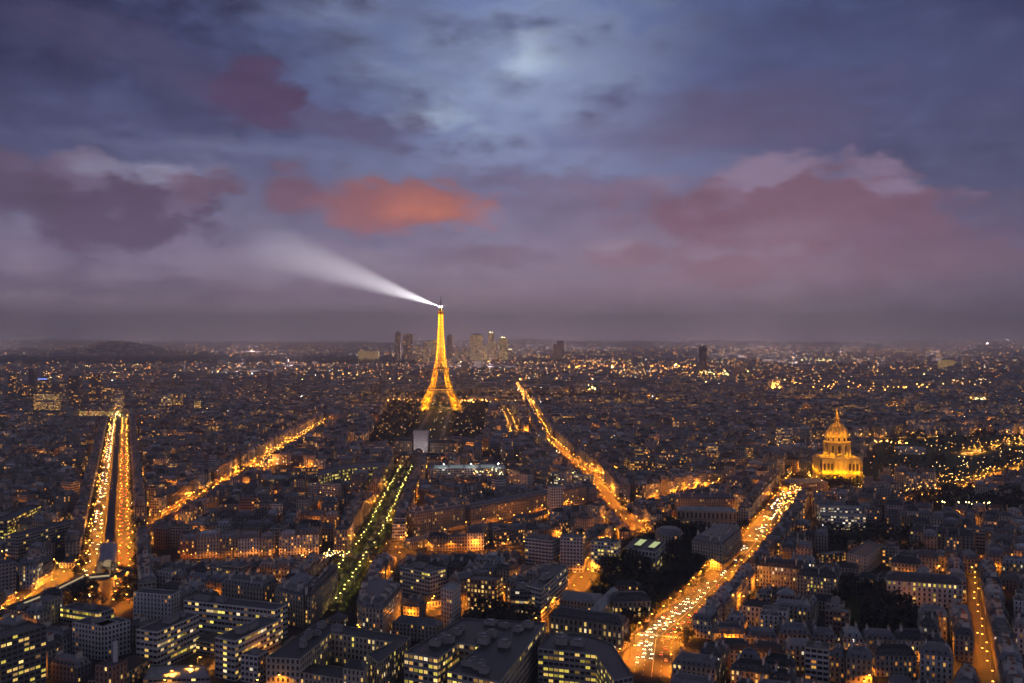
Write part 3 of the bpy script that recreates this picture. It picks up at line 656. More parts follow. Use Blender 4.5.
B('court_house', 'low house glowing orange inside the court by the pale corniced block', 'house', slab((824, 555), (846, 552), 9, 8), 8, 'sand', 'pale', 'flat', lit=.5, pal=O_, style=.4)
B('court_house', 'narrow pale range closing the far side of the orange court', 'house', slab((848, 541), (880, 543), 8, 10), 10, 'sand', 'pale', 'flat', lit=.25, pal=O_)
B('mansion_row', 'cream row with a bright string of lit attic windows right of the side street', 'apartment block', slab((757, 565), (808, 570), 13, 17), 17, 'cream', 'slate', 'mansard', pal=(1, 2, 0), cw=2.4, pick=rows(-1, -3, p=.7))
B('mansion_row', 'short cream row with two lines of yellow windows below the attic-lit row', 'apartment block', slab((797, 575), (837, 579), 12, 15), 15, 'cream', 'slate', 'mansard', pal=(1, 3, 0), cw=2.6, pick=rows(-1, -2, -3, p=.5))
B('college', 'long pale college with slate roof, lit attic row and columns of lemon windows', 'college', slab((887, 580), (963, 585), 14, 18), 18, 'white', 'slate', 'mansard', pal=(3, 1), cw=3.6, ch=3.4, chim=False, pick=lambda e, u, v, nu, nv: (v == nv - 1 and rnd.random() < .85) or (u % 4 == 1 and rnd.random() < .75))
bb = B('balcony_block', 'orange lit block with white balcony bands on every storey', 'apartment block', slab((805, 647), (829, 650), 13, 22), 22, 'cream', 'gravel', 'flat', style=.8, cw=3, ch=3, pal=O_, lit=.22, plants=1)
P = slab((805, 647), (829, 650), 13, 22); a = (P[0][0] - bb.location.x, P[0][1] - bb.location.y); b = (P[1][0] - bb.location.x, P[1][1] - bb.location.y)
for k in range(1, 7):
    mb = MB(); rz = math.atan2(b[1] - a[1], b[0] - a[0]); mx, my = (a[0] + b[0]) / 2 + math.sin(rz) * .75, (a[1] + b[1]) / 2 - math.cos(rz) * .75
    mb.box(mx, my, k * 3.14 - .2, k * 3.14, math.hypot(b[0] - a[0], b[1] - a[1]) / 2 - .1, .72, rz, M['white'], bottom=True)
    mb.box(mx + math.sin(rz) * .66, my - math.cos(rz) * .66, k * 3.14, k * 3.14 + .9, math.hypot(b[0] - a[0], b[1] - a[1]) / 2 - .1, .06, rz, M['white']); mb.build('balcony', bb)
B('lane_house', 'narrow orange lit house squeezed beside the balcony block', 'house', slab((830, 656), (845, 658), 12, 15), 15, 'sand', 'zinc', 'mansard', lit=.3, pal=O_)
B('street_house', 'house glowing deep orange where the short street meets the lane', 'house', slab((846, 657), (872, 660), 13, 17), 17, 'sand', 'zinc', 'mansard', lit=.12, pal=O_)
B('street_house', 'cream house with lit windows at the right end of the lane', 'house', slab((920, 653), (953, 657), 13, 17), 17, 'white', 'zinc', 'mansard', lit=.22, pal=O_)
B('street_house', 'low slate roofed house with attic lights in the middle of the lane', 'house', slab((876, 655), (917, 656), 12, 13), 13, 'cream', 'slate', 'mansard', lit=.2, pal=O_)
B('housing_slab', 'tall dark housing slab with scattered yellow ribbon windows at the lower left', 'apartment block', slab((-12, 642), (46, 625), 15, 36), 36, 'dark', 'gravel', 'flat', style=.8, cw=3.4, ch=3, pal=(3, 1, 1), lit=.24)
B('apartment_block', 'pale bayed apartment block with plain vertical strips, above the dark shed yard', 'apartment block', slab((72, 622), (101, 627), 14, 21), 21, 'white', 'slate', 'flat', style=.25, pal=A_, lit=.03, plants=1)
B('apartment_block', 'pale bayed apartment block turned towards the hospital slabs', 'apartment block', slab((104, 627), (130, 620), 14, 21), 21, 'white', 'slate', 'flat', style=.25, pal=A_, lit=.04)
B('depot', 'low depot with two strips of lemon windows in the bend of the elevated railway', 'depot', slab((60, 607), (98, 613), 14, 11), 11, 'white', 'black', 'flat', style=.9, cw=3, ch=3.6, pal=Y_, pick=rows(1, 2, p=.75), plants=1)
fl = B('boiler_house', 'square boiler house with a tall pale flue at the lower left', 'boiler house', slab((95, 665), (112, 667), 12, 22), 22, 'brick', 'black', 'flat', lit=.04, pal=A_)
mb = MB(); mb.lathe([(1.3, 21.3), (1.2, 32), (1.35, 32), (1.35, 32.6), (.9, 32.6), (.9, 31.5), (0, 31.5)], M['white'], 14); mb.build('flue', fl, loc=(1, 3, 0))
B('shed', 'long pitched black roofed shed with a yellow lit side by the pale flue', 'shed', slab((112, 682), (150, 659), 15, 8), 8, 'sand', 'black', 'hip', lit=.25, pal=A_, style=.3)
B('gable_block', 'dark block with a pale blank gable above the grey ribbon-windowed slab', 'apartment block', slab((133, 592), (171, 595), 12, 21), 21, 'white', 'slate', 'flat', pal=A_, lit=.06)
B('apartment_block', 'orange glowing mansard block left of the garden square', 'apartment block', slab((222, 583), (262, 588), 14, 20), 20, 'cream', 'zinc', 'mansard', pal=A_, lit=.12)
B('apartment_block', 'big mansard block standing on the left edge of the garden square', 'apartment block', up([(275, 590), (303, 597), (318, 581), (299, 576)], 22), 22, 'cream', 'zinc', 'mansard', pal=A_, lit=.13)
B('apartment_row', 'tall pale row lining the left edge of the garden square up to the crossing', 'apartment block', up([(305, 596), (311, 597), (338, 569), (329, 568)], 22), 22, 'cream', 'slate', 'mansard', pal=A_, lit=.16)
B('apartment_block', 'big rounded corner block with bright shop floor on the right of the garden square', 'apartment block', up([(357, 602), (362, 607), (383, 609), (402, 588), (372, 581), (361, 590)], 23), 23, 'cream', 'zinc', 'mansard', pal=(0, 1, 4, 5), lit=.22)
B('white_house', 'white narrow apartment house with balconied side in the middle of the quarter', 'apartment block', up([(441, 588), (452, 591), (461, 584), (450, 581)], 27), 27, 'white', 'pale', 'flat', style=.3, pal=A_, lit=.06)
B('office_block', 'square block with a grid of amber windows behind the dark office garden', 'office', slab((467, 578), (495, 581), 14, 24), 24, 'brick', 'black', 'flat', style=.25, cw=3, ch=3.4, pal=(0, 1, 0), pick=lambda e, u, v, nu, nv: rnd.random() < .68)
B('office_block', 'small block with two bright pale ribbon storeys right of the dark garden', 'office', slab((511, 590), (528, 591), 18, 20), 20, 'dark', 'black', 'flat', style=1, cw=3, ch=3.6, pal=(2, 1, 5), pick=rows(1, 3, p=.95), plants=1)
B('office_block', 'flat block with a pale wall and a lit top storey behind the rounded corner block', 'office', slab((400, 567), (430, 573), 18, 22), 22, 'white', 'slate', 'flat', style=.8, cw=3, pal=(1, 3), pick=rows(-1, p=.5, q=.06), plants=2)
B('low_range', 'low cream range lit pink and orange behind the huge dark office', 'school', slab((392, 622), (436, 627), 12, 11), 11, 'cream', 'zinc', 'hip', lit=.12, pal=O_)
B('office_block', 'white block with a long ribbon-windowed flank running back from the dark garden', 'office', up([(526, 585), (541, 589), (568, 566), (553, 563)], 23), 23, 'white', 'black', 'flat', style=1, cw=3.2, ch=3.4, pal=(1, 2), pick=ends(.12, .3), plants=3)
B('apartment_row', 'grey striped slab with a few lit windows left of the viaduct boulevard', 'apartment block', slab((18, 536), (80, 520), 14, 24), 24, 'grey stone', 'slate', 'flat', style=.9, cw=3, pal=P_, lit=.08)
B('office_block', 'block with a dense patch of lemon windows at the left edge beyond the striped slab', 'office', slab((-8, 521), (28, 505), 14, 24), 24, 'dark', 'black', 'flat', style=.8, cw=3.4, pal=Y_, lit=.55)
B('dark_block', 'windowless looking dark block near the left edge with one pink lit shopfront', 'apartment block', slab((-10, 566), (16, 562), 16, 24), 24, 'grey stone', 'slate', 'flat', pal=(5, 4), lit=.04, style=.5)
pts = [(-1, 0)] + [(math.cos(t), math.sin(t)) for t in np.linspace(PI, 2 * PI, 9)][1:]
cxr, cyr = G(669, 533, 20)
B('round_block', 'round fronted block with curved stepped storeys above the dark garden', 'apartment block', [(cxr + 13 * c, cyr + 13 * s) for c, s in [(math.cos(t), math.sin(t)) for t in np.linspace(0, 2 * PI, 15)][:-1]], 20, 'cream', 'zinc', 'mansard', pal=A_, lit=.12, chim=False)
B('covered_court', 'low building with a broad blue-grey roof below the golden dome', 'institute', slab((790, 483), (828, 482), 26, 14), 14, 'sand', 'pale', 'hip', lit=.05, pal=O_)
B('garden_pavilion', 'long low pavilion with a bright white roof right of the golden dome', 'pavilion', slab((897, 449), (926, 450), 46, 9), 9, 'white', 'pale', 'hip', lit=.0, pal=W_)
B('garden_pavilion', 'low white roofed pavilion beside the esplanade road at the right edge', 'pavilion', slab((950, 493), (984, 493), 18, 9), 9, 'white', 'pale', 'flat', lit=.1, pal=W_)
B('ministry_wing', 'dark range with a row of lemon attic windows by the esplanade road', 'office', slab((910, 531), (974, 537), 13, 15), 15, 'grey stone', 'slate', 'mansard', pal=Y_, cw=3.4, chim=False, pick=lambda e, u, v, nu, nv: v == nv - 1 and rnd.random() < .5)
# ------------------------------------------------------------------ far towers, by bearing, distance and height
def tower(name, label, x0, x1, ytop, Y, depth, wall, lit, style=.6, group=None, mast=0, cap=None, roof='black', cw=3.2, ch=3.4, taper=0):
    xa, xb = (x0 - 512) * Y / F, (x1 - 512) * Y / F; h = HC + (HZ - ytop) * Y / F; cx = (xa + xb) / 2; hx = (xb - xa) / 2
    root = thing(name, label, 'tower' if h > 60 else 'building', (cx, Y + depth / 2, relief(cx, Y)), group=group); Q = rect(0, 0, hx, depth / 2, rnd.uniform(-.06, .06))
    HERO.append(rect(cx, Y + depth / 2, hx, depth / 2, 0)); HEROH.append((HERO[-1], h)); h -= relief(cx, Y)
    w = MB(); wt_ = jit(PAL[wall]); walls(w, Q, h, wt_, rnd.random() * 90, lit, style, cw, ch); w.build('wall', root)
    r = MB(); flat(r, Q, h, jit(RPAL[roof]), wt_); r.box(0, 0, h - .7, h + 3.5, hx * .45, depth * .25, 0, M['concrete']); r.build('roof', root)
    if cap: 
        c = MB(); c.box(0, 0, h + 3.5, h + 3.5 + cap[0], hx * cap[1], depth * .3, 0, M['concrete'], taper=cap[2]); c.build('crown', root)
    if mast: c = MB(); c.bar((0, 0, h), (0, 0, h + mast), 3.0, M['steel'], 1.0); c.build('mast', root)
    return root, h
g1 = 'towers of the far business district'
for a in [(395, 400.5, 333, 'pale slab with a peaked dark top, leftmost of the far business towers', 'grey stone', .10, 0, (14, .8, .2)), (403, 412.5, 334, 'broad dark flat slab second from the left in the far business district', 'grey stone', .15, 0, None),
          (414, 421, 346, 'low lit block right of the broad dark far slab', 'white', .3, 0, None), (423, 429, 342, 'twin-lit pale slab nearest left of the golden iron tower', 'white', .35, 0, None), (430.5, 437, 340.5, 'lit slab touching the left outline of the golden iron tower', 'white', .4, 0, None),
          (447, 453, 336, 'dark rounded top tower just right of the golden iron tower', 'dark', .12, 0, (10, .8, .5)), (454.5, 458, 346, 'small pale block beside the dark rounded top far tower', 'white', .3, 0, None), (462, 468, 349, 'low wide block left of the big cream lit far slab', 'grey stone', .2, 0, None),
          (470, 483, 335, 'big wide cream lit slab of the far business district', 'white', .45, 0, (8, .8, .6)), (484, 487, 346, 'low bright block at the foot of the big cream lit far slab', 'white', .5, 0, None), (488, 494.5, 333, 'tall greenish lit tower with a beacon on top', 'white', .38, 0, (8, .8, .7)),
          (494.8, 497.5, 342, 'narrow lit shaft leaning against the greenish lit far tower', 'cream', .4, 0, None), (499, 507.5, 338, 'orange lit tower with a tall thin mast', 'cream', .5, 62, (10, .5, .4)), (508.5, 512, 350, 'lowest block right of the masted orange lit far tower', 'grey stone', .2, 0, None), (439, 446, 350, 'low block seen behind the golden iron tower', 'grey stone', .3, 0, None)]:
    rt_, h = tower('office_tower', a[3], a[0], a[1], a[2], 7700 + rnd.uniform(-150, 150), 45, a[4], min(.9, a[5] * 1.8), .7, g1, a[6], a[7], cw=11, ch=8)
    if 'beacon' in a[3] or 'mast' in a[3]:
        mb = MB()
        for dx in (-9, 9): mb.octa((dx, -20, h + 6), 3.2, M['lamp_white'])
        mb.build('beacon', rt_)
tower('hotel_tower', 'solitary dark slab tower with a pale cap standing far beyond the golden dome side', 699.5, 707, 347, 5000, 24, 'dark', .05, .6, cap=(6, 1.5, 1))
tower('office_tower', 'pale lit tower standing alone near the right edge of the horizon', 963.5, 971, 357, 6000, 30, 'white', .3, .5)
tower('office_block', 'wide lemon lit office on the horizon left of the lone right edge tower', 941, 954, 360, 6000, 40, 'cream', .9, .9)
tower('office_block', 'pale dotted tower block on the horizon right of the business district', 553, 562, 344.5, 8000, 40, 'grey stone', .25, .6)
tower('office_block', 'faint tall block on the skyline behind the pale dotted tower block', 557, 564, 341, 9500, 40, 'dark', .1, .6)
tower('stadium_block', 'long orange lit complex on the horizon left of the business district', 358, 378, 351, 8200, 60, 'cream', .9, .9)
g2 = 'riverside towers at the left edge'
for a in [(8, 15.5, 374, 3000, 'dark riverside tower with scattered lights nearest the left edge', 'dark', .2), (28.5, 33.5, 369, 3150, 'slim tall unlit riverside shaft', 'dark', .03), (37.5, 47.5, 378, 2900, 'riverside tower with a blue lit top and yellow windows', 'dark', .45), (69, 78, 376, 2500, 'dark riverside slab with a line of lights down its corner', 'dark', .14),
          (89, 100, 375, 2800, 'tall riverside tower with pink lit windows near the top', 'dark', .22), (102, 111, 388, 2700, 'mid height riverside block with warm windows', 'grey stone', .35), (112.5, 120, 396, 2560, 'bright white office beside the far end of the viaduct boulevard', 'white', .6),
          (18, 27, 384, 2900, 'low dark riverside block second from the left edge', 'dark', .2), (50, 62, 384, 3000, 'low broad riverside block behind the lemon office bars', 'grey stone', .2),
          (161, 169.5, 395, 2600, 'white lit office with a glowing left wall', 'white', .6), (170.5, 180, 394, 2620, 'office with yellow bands right of the glowing white wall', 'grey stone', .55), (194, 198, 401, 2600, 'narrow block with a full height yellow lit front', 'cream', .95)]:
    rt_, h = tower('riverside_tower', a[4], a[0], a[1], a[2], a[3], 24, a[5], a[6], .65, g2, cw=6, ch=5)
    if 'blue' in a[4]:
        mb = MB(); M['blue'] = mat('blue_sign_glow', (.2, .3, 1), emit=(.25, .35, 1), es=1.2); mb.box(0, -12.6, h - 5, h - 1, 14, .3, 0, M['blue'], bottom=True); mb.build('light_band', rt_)
for i, (x0, x1, yt, lab) in enumerate([(33.5, 57, 394, 'upper bar of the lemon lit office left of the viaduct boulevard'), (34, 58, 402, 'lower bar of the lemon lit office left of the viaduct boulevard')]):
    tower('office_bar', lab, x0, x1, yt, 2560 - 60 * i, 14, 'cream', .75, .9, 'lemon lit office bars')
tower('office_bar', 'long thin lemon lit bar ending at the top of the viaduct boulevard', 79, 113, 411, 2440, 14, 'cream', .85, .9)
tower('government_block', 'long lit block on the far side of the quarter right of the tower', 571, 588, 386, 4000, 26, 'cream', .75, .8)
tower('store_block', 'bright white fronted block right of the far lit block', 648, 662, 398.5, 3200, 26, 'white', .8, .9)
for a in [(779, 792, 428, 1750, 'white lit block left of the golden dome', 'white', .4), (918, 930, 408, 2600, 'bright dotted block in the quarter right of the golden dome', 'cream', .5), (972, 986, 396, 3100, 'yellow lit block in the right part of the far quarter', 'cream', .6), (887, 905, 404, 2800, 'block with lit rows behind the golden dome spire', 'cream', .4),
          (917, 928, 388, 3900, 'tiny lemon lit front on the far right', 'cream', .9), (476, 500, 460, 1560, 'long lit ministry front behind the pale glass roofed hall', 'cream', .5), (505, 522, 463, 1500, 'lit ministry end block beside the diagonal avenue', 'cream', .45), (630, 650, 461, 1420, 'pink lit long block right of the diagonal avenue', 'sand', .35)]:
    tower('lit_block', a[4], a[0], a[1], a[2], a[3], 16, a[5], a[6], .6, cw=3.4)
# triumphal arch, floodlit
def arch():
    Y = 3650; cx = (774 - 512) * Y / F; root = thing('triumphal_arch', 'floodlit orange triumphal arch far beyond the rooftops', 'monument', (cx, Y, 0), .5)
    HERO.append(rect(cx, Y, 30, 30, 0)); mb = MB()
    for sx in (-1, 1):
        for sy in (-1, 1): mb.box(sx * 14.9, sy * 7.6, 0, 30, 7.5, 3.5, 0, M['stone'])
    mb.build('pier', root); mb = MB(); mb.box(0, 0, 30, 40, 22.4, 11.1, 0, M['stone'], bottom=True); mb.build('attic', root)
    mb = MB(); mb.box(0, 0, 40, 42, 23.4, 12.1, 0, M['stone'], bottom=True); mb.box(0, 0, 42, 49, 21.6, 10.4, 0, M['stone']); mb.build('cornice', root)
    for dx in (-30, -10, 10, 30): light('POINT', 'floodlight', 200000, (1, .40, .08), root, (dx, -26, 9), 1.5)
arch()
# ------------------------------------------------------------------ iron tower
TX, TY = -208.0, 2752.0
def iron_tower():
    root = thing('iron_tower', 'tall golden lit iron lattice tower with a searchlight at its tip', 'tower', (TX, TY, 0), R(2.5))
    HERO.append(rect(TX, TY, 70, 70, 0))
    prof = [(0, 60, 25), (20, 50, 21.5), (40, 41, 18), (57, 34.5, 15.5), (75, 28, 13), (95, 22.6, 11), (115, 18.6, 9.4)]
    def at(z):
        for (z0, a0, b0), (z1, a1, b1) in zip(prof, prof[1:]):
            if z <= z1: t = (z - z0) / (z1 - z0); return a0 + (a1 - a0) * t, b0 + (b1 - b0) * t
        return prof[-1][1:]
    m = M['iron']
    for sx, sy in ((-1, -1), (1, -1), (1, 1), (-1, 1)):
        mb = MB(); zs = list(np.linspace(0, 54, 4)) + list(np.linspace(61, 112, 4))
        def cor(z):
            w, l = at(z); a, b = w, w - l; return [(sx * a, sy * a, z), (sx * b, sy * a, z), (sx * b, sy * b, z), (sx * a, sy * b, z)]
        for z0, z1 in zip(zs, zs[1:]):
            A, B_ = cor(z0), cor(z1)
            for i in range(4):
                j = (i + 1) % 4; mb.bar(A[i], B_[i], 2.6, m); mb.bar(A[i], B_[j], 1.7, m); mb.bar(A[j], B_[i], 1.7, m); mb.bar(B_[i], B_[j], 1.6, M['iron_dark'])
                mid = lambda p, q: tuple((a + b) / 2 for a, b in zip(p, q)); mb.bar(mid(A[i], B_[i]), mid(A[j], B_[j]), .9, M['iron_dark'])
        leg = mb.build('leg', root)
        mb = MB(); w, l = at(0); mb.box(sx * (w - l / 2), sy * (w - l / 2), 0, 4.5, l / 2 + 3, l / 2 + 3, 0, M['stone']); mb.build('footing', leg)
        for z in (6, 16, 26, 36, 46, 66, 76, 86, 96, 106):
            w, l = at(z); light('POINT', 'projector', 39780 if z < 60 else 24480, (1, .385, .006), leg, (sx * (w - l / 2), sy * (w - l / 2), z), 1.0)
        for z in (5, 30, 63, 90):                            # lamps added outside the legs to light the outer faces
            w, l = at(z); light('POINT', 'projector', 21420, (1, .385, .006), leg, (sx * (w - l * .4), -(abs(w) + 10) if sy < 0 else (w + 10), z), 1.0)
    for (z, h, hw, nm) in ((54, 7, 36.5, 'first_platform'), (112, 5.5, 21, 'second_platform')):
        mb = MB(); i_ = hw - 13 if z < 60 else hw - 12
        for sgn in (-1, 1):
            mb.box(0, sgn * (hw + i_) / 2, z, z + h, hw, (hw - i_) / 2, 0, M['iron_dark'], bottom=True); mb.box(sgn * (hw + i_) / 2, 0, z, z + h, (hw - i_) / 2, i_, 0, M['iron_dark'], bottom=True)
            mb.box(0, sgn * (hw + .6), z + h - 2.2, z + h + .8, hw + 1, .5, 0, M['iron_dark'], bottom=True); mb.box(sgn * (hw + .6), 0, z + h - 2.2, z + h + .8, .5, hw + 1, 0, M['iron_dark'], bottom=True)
        pl = mb.build(nm, root); mb = MB()
        for sgn in (-1, 1): mb = MB(); mb.box(0, sgn * (hw - 8), z + h, z + h + 4, hw * .5, 3, 0, M['iron_dark']); mb.build('pavilion', pl)
        mb = MB()
        for t in np.linspace(-.95, .95, 13 if z < 60 else 7): mb.octa((hw * t, -hw - 1.4, z + h - 3.5), .5, M['lamp'])
        mb.build('lamp_row', pl)
    for k in range(4):                                       # great arches under the first platform
        mb = MB(); n = 14; pts = []
        for r_, o in ((37, 0), (34, 1)):
            pts.append([(r_ * math.cos(t), -(at(52 * math.sin(t) * .9)[0] + .8), 8 + 44 * math.sin(t) * (r_ / 37)) for t in np.linspace(R(10), R(170), n)])
        for i in range(n - 1):
            mb.bar(pts[0][i], pts[0][i + 1], 1.3, m); mb.bar(pts[1][i], pts[1][i + 1], 1.1, m); mb.bar(pts[0][i], pts[1][i + 1], .7, m)
        put('arch', mb.mesh('arch'), root, (0, 0, 0), k * PI / 2)
    up_ = [(117, 16.5), (135, 14), (155, 11.8), (180, 9.6), (210, 7.7), (245, 6.2), (276, 5.2)]
    def uw(z):
        for (z0, a0), (z1, a1) in zip(up_, up_[1:]):
            if z <= z1: return a0 + (a1 - a0) * (z - z0) / (z1 - z0)
        return up_[-1][1]
    mb = MB(); zs = [117]
    while zs[-1] < 272: zs.append(min(276, zs[-1] + max(9, uw(zs[-1]) * 1.35)))
    for z0, z1 in zip(zs, zs[1:]):
        a, b = uw(z0), uw(z1); A = [(-a, -a, z0), (a, -a, z0), (a, a, z0), (-a, a, z0)]; B_ = [(-b, -b, z1), (b, -b, z1), (b, b, z1), (-b, b, z1)]
        for i in range(4):
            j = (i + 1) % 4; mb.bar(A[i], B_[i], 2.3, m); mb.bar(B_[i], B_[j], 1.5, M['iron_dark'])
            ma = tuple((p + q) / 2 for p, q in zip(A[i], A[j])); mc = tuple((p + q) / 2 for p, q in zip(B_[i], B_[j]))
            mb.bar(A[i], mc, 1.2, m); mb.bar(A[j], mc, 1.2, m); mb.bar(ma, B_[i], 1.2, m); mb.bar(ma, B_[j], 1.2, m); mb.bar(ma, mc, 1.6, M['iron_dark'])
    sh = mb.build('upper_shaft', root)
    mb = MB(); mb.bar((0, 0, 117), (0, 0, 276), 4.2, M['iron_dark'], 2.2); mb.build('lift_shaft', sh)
    z = 119
    while z < 276:
        a = uw(z)
        for sx in (-1, 1): light('POINT', 'projector', 26000, (1, .385, .006), sh, (sx * a * .6, -a * .35, z), .8)
        for sx in (-1, 1): light('POINT', 'projector', 7000, (1, .385, .006), sh, (sx * (a + 2), -a - 6, z), .8)  # lamps added in front of the shaft to light its near faces
        z += 9
    mb = MB(); mb.box(0, 0, 276, 281, 8.5, 8.5, 0, M['iron_dark'], bottom=True); mb.box(0, 0, 281, 285, 7, 7, 0, m); mb.box(0, 0, 285, 293, 4, 4, 0, m, taper=.7); mb.lathe([(3, 293), (3, 296), (2.2, 299), (.8, 301)], M['iron_dark'], 12)
    top = mb.build('summit_cabin', root); mb = MB(); mb.bar((0, 0, 300), (0, 0, 327), 3.0, M['steel'], 1.6); mb.box(0, 0, 310, 311, 2.4, 2.4, 0, M['steel']); mb.build('antenna', top)
    mb = MB()
    for s_ in (-1, 1): mb.octa((s_ * 3.2, -4.5, 297), 1.5, M['beacon'])
    mb.build('searchlight', top)
    for dx in (-12, 12): light('POINT', 'projector', 5049, (1, .385, .006), top, (dx, -12, 280), .8)
    return root
tw = iron_tower()
def searchlight(target, power, size):
    l = bpy.data.lights.new('searchlight_lamp', 'SPOT'); l.energy = power; l.color = (1, .97, .92); l.spot_size = R(size); l.spot_blend = 1.0; l.shadow_soft_size = .5
    o = bpy.data.objects.new('searchlight_lamp', l); C.objects.link(o); o.location = (TX - 4, TY - 6, 298)
    o.rotation_euler = (Vector(target) - o.location).to_track_quat('-Z', 'Y').to_euler()
SEARCH = []
# ------------------------------------------------------------------ golden dome
DX, DY = 452.0, 1310.0
def golden_dome():
    root = thing('domed_church', 'floodlit golden church with drum, ribbed dome, lantern and spire', 'church', (DX, DY, 0), R(-8)); HERO.append(rect(DX, DY, 44, 44, 0))
    st = M['golden_stone']; mb = MB(); mb.box(0, 0, 0, 36, 25.5, 25.5, 0, st); mb.build('nave_block', root)
    mb = MB()
    for (x, y, hx, hy) in ((0, -26.7, 9.5, 2.2), (-20.5, -26.3, 4.4, 1.2), (20.5, -26.3, 4.4, 1.2), (26.7, 0, 2.2, 9.5), (-26.7, 0, 2.2, 9.5)): mb.box(x, y, 0, 37.5, hx, hy, 0, st)
    pv = mb.build('pavilion', root)
    mb = MB(); mb.face([(-10, -29.2, 37.5), (10, -29.2, 37.5), (0, -29.2, 42.5)], st); mb.face([(-10, -29.2, 37.5), (0, -29.2, 42.5), (0, -23, 42.5), (-10, -23, 37.5)], M['lead']); mb.face([(10, -29.2, 37.5), (10, -23, 37.5), (0, -23, 42.5), (0, -29.2, 42.5)], M['lead'])
    mb.face([(-10, -29.2, 37.5), (-10, -23, 37.5), (10, -23, 37.5), (10, -29.2, 37.5)], st); mb.build('pediment', root)
    mb = MB()
    for z in (17.5, 35.6): mb.box(0, 0, z, z + 1.2, 26.8, 26.8, 0, st, bottom=True)
    mb.box(0, 0, 36.8, 38.4, 25.9, 25.9, 0, st); mb.build('cornice', root)
    dk = M['dark_glass']
    for (ang, face) in ((0, 0), (PI / 2, 1), (-PI / 2, 2)):
        for x in (-21.5, -16.5, -12, 12, 16.5, 21.5):
            for z in (4, 22):
                mb = MB(); mb.box(x, -27.2, z, z + 9.5, 1.5, .35, 0, dk); mb.box(x, -27.3, z - .6, z, 2.2, .6, 0, st, bottom=True); mb.box(x, -27.3, z + 9.5, z + 10.2, 2.2, .6, 0, st, bottom=True)
                put('window', mb.mesh('window'), root, None, ang)
        for x in (-8, -3.5, 3.5, 8, -24.5, -19, -14.2, 14.2, 19, 24.5):
            for z0, z1 in ((1, 17), (19, 35.4)):
                mb = MB(); yy = -29.6 if abs(x) < 12 else -27.9; ang_pts = [(.95, z0), (.8, z1 - .8), (1.25, z1)]
                mb.lathe(ang_pts, st, 10, x, yy); put('column', mb.mesh('column', True), root, None, ang)
    mb = MB(); mb.lathe([(18.2, 38.4), (18.2, 41), (16, 41.2), (16, 57), (18.3, 57.4), (18.3, 59), (14.6, 59.2), (14.6, 66), (15.4, 66.3), (15.4, 67.4), (13.8, 67.5)], st, 40); dr = mb.build('drum', root)
    for k in range(12):
        a = 2 * PI * k / 12; mb = MB(); mb.box(16.0, 0, 44, 54, .5, 1.5, 0, dk); put('drum_window', mb.mesh('drum_window'), dr, None, a)
        mb = MB(); mb.box(14.6, 0, 60.5, 65, .5, 1.1, 0, dk); put('attic_window', mb.mesh('attic_window'), dr, None, a)
        mb = MB(); mb.lathe([(.9, 41.2), (.75, 56), (1.2, 57.2)], st, 8, 17.6 * math.cos(PI / 12 - .11), 17.6 * math.sin(PI / 12 - .11)); mb.lathe([(.9, 41.2), (.75, 56), (1.2, 57.2)], st, 8, 17.6 * math.cos(PI / 12 + .11), 17.6 * math.sin(PI / 12 + .11))
        put('drum_column', mb.mesh('drum_column', True), dr, None, a)
        if k % 3 == 0: mb = MB(); mb.box(17.3, 0, 41, 57, 1.6, 2.4, 0, st); put('buttress', mb.mesh('buttress'), dr, None, a + PI / 12)
    prof = [(13.8 * math.cos(t), 67.5 + 17 * math.sin(t)) for t in np.linspace(0, R(74), 10)]
    mb = MB(); mb.lathe(prof, M['gilt'], 36); dm = mb.build('dome', root, True)
    for k in range(12):
        a = 2 * PI * k / 12; mb = MB()
        for p, q in zip(prof, prof[1:]): mb.bar((p[0] + .25, 0, p[1]), (q[0] + .25, 0, q[1]), 1.3, M['lead'])
        put('rib', mb.mesh('rib'), dm, None, a)
    mb = MB(); mb.lathe([(4.8, 83.4), (4.8, 84.6), (3.2, 84.8), (3.0, 91), (3.9, 91.3), (3.9, 92), (2.0, 93), (1.2, 95)], M['gilt'], 16); lt = mb.build('lantern', root)
    for k in range(8): mb = MB(); mb.box(3.1, 0, 85.6, 90.2, .25, .6, 0, dk); put('lantern_opening', mb.mesh('lantern_opening'), lt, None, k * PI / 4)
    mb = MB(); mb.lathe([(1.2, 95), (.35, 105), (.0, 107.5)], M['gilt'], 10); mb.box(0, 0, 105.6, 106.2, 1.2, .2, 0, M['gilt'], bottom=True); mb.build('spire', root)
    col = (1, .40, .0)
    def flood(p, x, y, z): light('POINT', 'floodlight', p, col, root, (x, y, z), .8)
    for x in (-24, -12, 0, 12, 24): flood(17000, x, -50, 18)
    for rot in (0, PI / 2, -PI / 2):
        ca, sa = math.cos(rot), math.sin(rot)
        for x in (-22.5, -16.5, -11.5, -5.5, 0, 5.5, 11.5, 16.5, 22.5):
            y = -33.5 if abs(x) < 10 else -31; flood(1500, x * ca - y * sa, x * sa + y * ca, 1.5)
            y = -31.5 if abs(x) < 10 else -29.4; flood(1900, x * ca - y * sa, x * sa + y * ca, 19.6)
    for k in range(12):
        a = 2 * PI * k / 12; flood(2400, 20.5 * math.cos(a), 20.5 * math.sin(a), 42); flood(750, 17.8 * math.cos(a), 17.8 * math.sin(a), 60.2); flood(900, 16.4 * math.cos(a), 16.4 * math.sin(a), 68.2)
    for k in range(4): a = -PI / 2 + (k - 1.5) * .9; flood(9500, 30 * math.cos(a), 30 * math.sin(a), 74); flood(1000, 9 * math.cos(a), 9 * math.sin(a), 88); flood(900, 5 * math.cos(a), 5 * math.sin(a), 99)
golden_dome()
